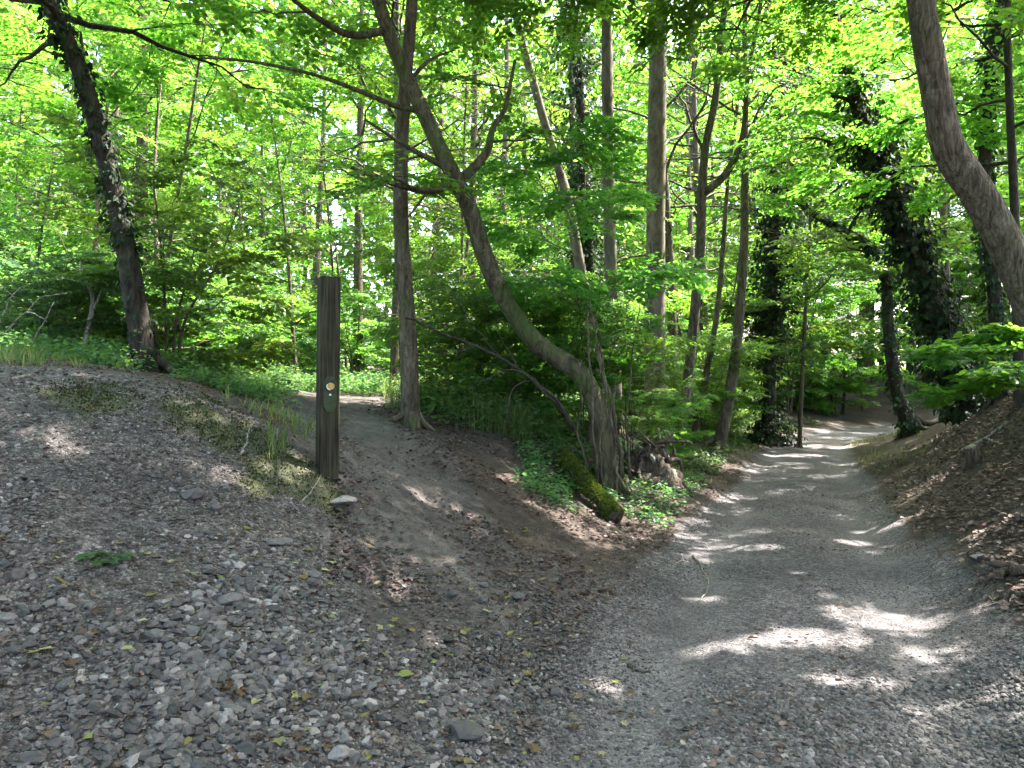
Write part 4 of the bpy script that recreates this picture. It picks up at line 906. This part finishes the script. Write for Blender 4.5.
def sticks(name, label, chains, mat, cat, loc=None):
    P0 = np.array(chains[0][0][0]); root = empty(name, P0 if loc is None else loc); tag(root, label, cat)
    for k, (pts, r0) in enumerate(chains):
        mb = MB(); P = catmull(np.array(pts), 16); P[1:-1] += np.random.default_rng(k).normal(0, r0 * .5, (14, 3)); tube(mb, P, np.linspace(r0, r0 * .35, 16), 7, .12, k); mb.build('stem' if k == 0 else 'side_branch', M[mat], root)
    return root
sticks('fallen_branch', 'bare dark branch arching left from the rooty bank over the herbs', [
    ([X(574, 430, 9), X(556, 400, 8.95), (X(534, 379, 8.9)), X(476, 346, 8.7), X(433, 330, 8.5), X(405, 318, 8.4)], .028),
    ([X(560, 408, 8.95), X(519, 371, 8.8), X(490, 378, 8.7), X(466, 388, 8.6)], .016), ([X(534, 379, 8.9), X(512, 390, 8.7), X(506, 425, 8.6), X(498, 440, 8.55)], .012),
    ([X(500, 358, 8.8), X(470, 320, 8.6), X(452, 290, 8.5)], .01), ([X(476, 346, 8.7), X(455, 352, 8.6), X(425, 350, 8.5)], .008), ([X(520, 371, 8.8), X(500, 335, 8.8), X(496, 312, 8.8)], .009)], 'bark_dark', 'branch')
for k, (pts, lab) in enumerate([
    ([X(598, 492, 9.15), X(594, 430, 9.1), X(590, 360, 9.05), X(586, 300, 9.1)], 'thin woody vine climbing left of the leaning mossy trunk'),
    ([X(622, 488, 9.3), X(618, 430, 9.2), X(606, 380, 9.2), X(598, 330, 9.2)], 'thick dark vine twisting up right of the leaning mossy trunk'),
    ([X(630, 480, 9.5), X(627, 420, 9.5), X(632, 360, 9.5), X(640, 300, 9.6)], 'thin upright vine standing clear of the rooty bank'),
    ([X(604, 500, 9.0), X(600, 450, 8.95), (X(606, 400, 8.95)), X(596, 340, 9.0), X(600, 280, 9.1)], 'wavy vine hanging in front of the leaning mossy trunk'),
    ([X(588, 470, 9.2), X(578, 430, 9.2), X(582, 395, 9.2), X(570, 350, 9.3)], 'leftmost thin vine at the foot of the leaning mossy trunk'),
    ([X(614, 500, 9.1), X(616, 460, 9.1), X(611, 420, 9.1), X(615, 385, 9.2)], 'short dark vine at the foot of the leaning mossy trunk')]):
    sticks('vine', lab, [(pts, [.022, .03, .016, .012, .014, .025][k])], 'bark', 'vine')
bz = X(0, 372, 8.6); bz[2] = gz(bz[0], bz[1])
sticks('dead_brush', 'bleached dead bramble stems arching at the far left edge behind the mound', [([bz, bz + [.05, 0, .35], bz + [.3, 0, .62], bz + [.6, -.1, .5]], .014), ([bz, bz + [-.1, .1, .4], bz + [.1, .1, .85], bz + [.25, .1, .95]], .012), ([bz + [.05, 0, .1], bz + [.3, .1, .3], bz + [.55, .1, .75]], .01),
    ([bz, bz + [-.2, 0, .3], bz + [-.5, 0, .6]], .012), ([bz + [.3, 0, .62], bz + [.4, .1, .8], bz + [.7, .1, .85]], .006), ([bz + [.1, .1, .8], bz + [-.15, .1, 1.05]], .006)], 'deadwood', 'dead bramble')
# upturned root mass behind the leaning tree
p = hit(652, 455); p = np.array([p[0], p[1], gz(p[0], p[1])]); p = X(648, 455, 10.6); p[2] = gz(p[0], p[1])
root = empty('root_mass', p); tag(root, 'heap of tangled roots and broken wood behind the leaning tree', 'root mass')
mb = MB(); q = np.random.default_rng(15); th = np.linspace(0, 6.2832, 40, endpoint=False); ph = np.linspace(0, 1, 16)
TH, PH = np.meshgrid(th, ph); rr = 1 + .5 * fbm(np.cos(TH) * 2 + 4, np.sin(TH) * 2 + PH * 3, 1.3, 4, 6)
V = np.stack([.5 * rr * np.cos(TH) * np.cos(PH * 1.57), .5 * rr * np.sin(TH) * np.cos(PH * 1.57), -.12 + .5 * rr * np.sin(PH * 1.57)], -1).reshape(-1, 3) + p
i = np.arange(15)[:, None] * 40; j = np.arange(40)[None]; mb.add(V, np.stack([i + j, i + (j + 1) % 40, i + 40 + (j + 1) % 40, i + 40 + j], -1).reshape(-1, 4)); mb.build('soil', M['deadwood_dark'], root)
for k in range(26):
    a = q.uniform(0, 6.28); b = q.uniform(.1, 1.3); d0 = np.array([math.cos(a) * math.cos(b), math.sin(a) * math.cos(b), math.sin(b)]); s0 = p + d0 * .38
    d1 = unit(np.cross(d0, q.normal(0, 1, 3)) + .35 * d0 - [0, 0, .25]); mb = MB(); L0 = q.uniform(.3, .7)
    tube(mb, catmull(np.array([s0, s0 + d1 * L0 * .5, s0 + d1 * L0 + q.normal(0, .12, 3) - [0, 0, .1]]), 10), np.linspace(q.uniform(.02, .055), .008, 10), 7, .15, k); mb.build('root', M['deadwood' if k % 4 == 0 else 'deadwood_dark'], root)
def ground_stick(name, label, pp, r0, mat, cat, lift=.0):
    H = [hit(*q_) + np.array([0, 0, r0 * .8 + lift]) for q_ in pp[0]]; ch = [(H, r0)]
    for extra in pp[1:]: ch.append(([hit(*q_) + np.array([0, 0, r0 * .6]) for q_ in extra], r0 * .6))
    return sticks(name, label, ch, mat, cat)
ground_stick('dead_branch', 'dark forked dead branch lying at the right edge of the track', [[(1060, 583), (1022, 576), (1000, 572), (978, 566)], [(1010, 574), (995, 582), (975, 578)], [(1060, 605), (1020, 600), (985, 606)]], .045, 'deadwood_dark', 'branch', .02)
ground_stick('twig', 'thin crooked twig on the left edge of the track', [[(693, 556), (704, 572), (708, 590), (698, 604)], [(704, 578), (712, 584)]], .01, 'deadwood', 'twig')
ground_stick('twig', 'pale bare twigs at the foot of the post', [[(300, 505), (315, 488), (322, 470), (318, 462)], [(312, 490), (298, 476)], [(316, 480), (330, 468)]], .006, 'deadwood', 'twig')
ground_stick('dead_stick', 'pale stick leaning upright on the moss of the mound', [[(240, 462), (246, 450), (250, 432)], [(246, 448), (238, 440)]], .008, 'deadwood', 'stick', .03)
ground_stick('dead_stick', 'brown stick lying on top of the mound at the left', [[(10, 382), (22, 378), (34, 376)]], .012, 'deadwood', 'stick')
ground_stick('dead_branch', 'pale dead limb lying up the right bank', [[(960, 455), (985, 440), (1010, 424)], [(985, 440), (1000, 445)]], .03, 'deadwood', 'branch')
ground_stick('twig', 'short dark twig near the sunlit left edge of the track', [[(628, 668), (640, 673), (650, 676)]], .012, 'deadwood_dark', 'twig')
p = hit(975, 463); root = empty('tree_stump', p); tag(root, 'small dark rotten stump on the right bank', 'stump')
mb = MB(); tube(mb, np.array([p - [0, 0, .05], p + [-.02, 0, .1], p + [-.06, 0, .2]]), [.12, .09, .085], 12, .2, 4); mb.build('trunk', M['deadwood_dark'], root)
mb = MB(); tube(mb, np.array([p + [-.06, 0, .201], p + [-.062, 0, .206]]), .07, 12, .25, 4); mb.build('broken_top', M['deadwood'], root)
# low bright maple bough at the right edge
r = np.random.default_rng(33); root = empty('maple_sapling', (X(1075, 400, 7.0)[0], 7.0, gz(X(1075, 400, 7)[0], 7.0))); tag(root, 'low bright green maple boughs reaching in at the right edge', 'sapling')
b0 = np.array(root.location); P = catmull(np.array([b0 - [0, 0, .1], b0 + [-.05, 0, .7], X(1062, 330, 7), X(1050, 290, 7)]), 16); mb = MB(); tube(mb, P, np.linspace(.03, .012, 16), 8)
lv = Leaves()
for (pts) in ([(1060, 345, 7), (1020, 348, 6.9), (980, 352, 6.8), (948, 350, 6.7)], [(1062, 370, 7), (1020, 382, 6.9), (985, 388, 6.8), (950, 392, 6.7)], [(1062, 340, 7), (1030, 335, 7.2), (990, 340, 7.4)], [(1062, 365, 7), (1035, 365, 6.6), (1005, 370, 6.3)]):
    B = catmull(np.array([X(*q_) for q_ in pts]), 12); tube(mb, B, np.linspace(.012, .004, 12), 5)
    for k in range(3, 12):
        for e in range(2): lv.spray(r, B[k], math.pi + r.uniform(-1.1, 1.1), r.normal(-.05, .15), r.normal(0, .2), .42, .085, r.uniform(.7, 1.1))
mb.build('trunk', M['bark'], root); link('crown', leaf_mesh('crown', lv.cat(), M['maple'], 6, b0), root)
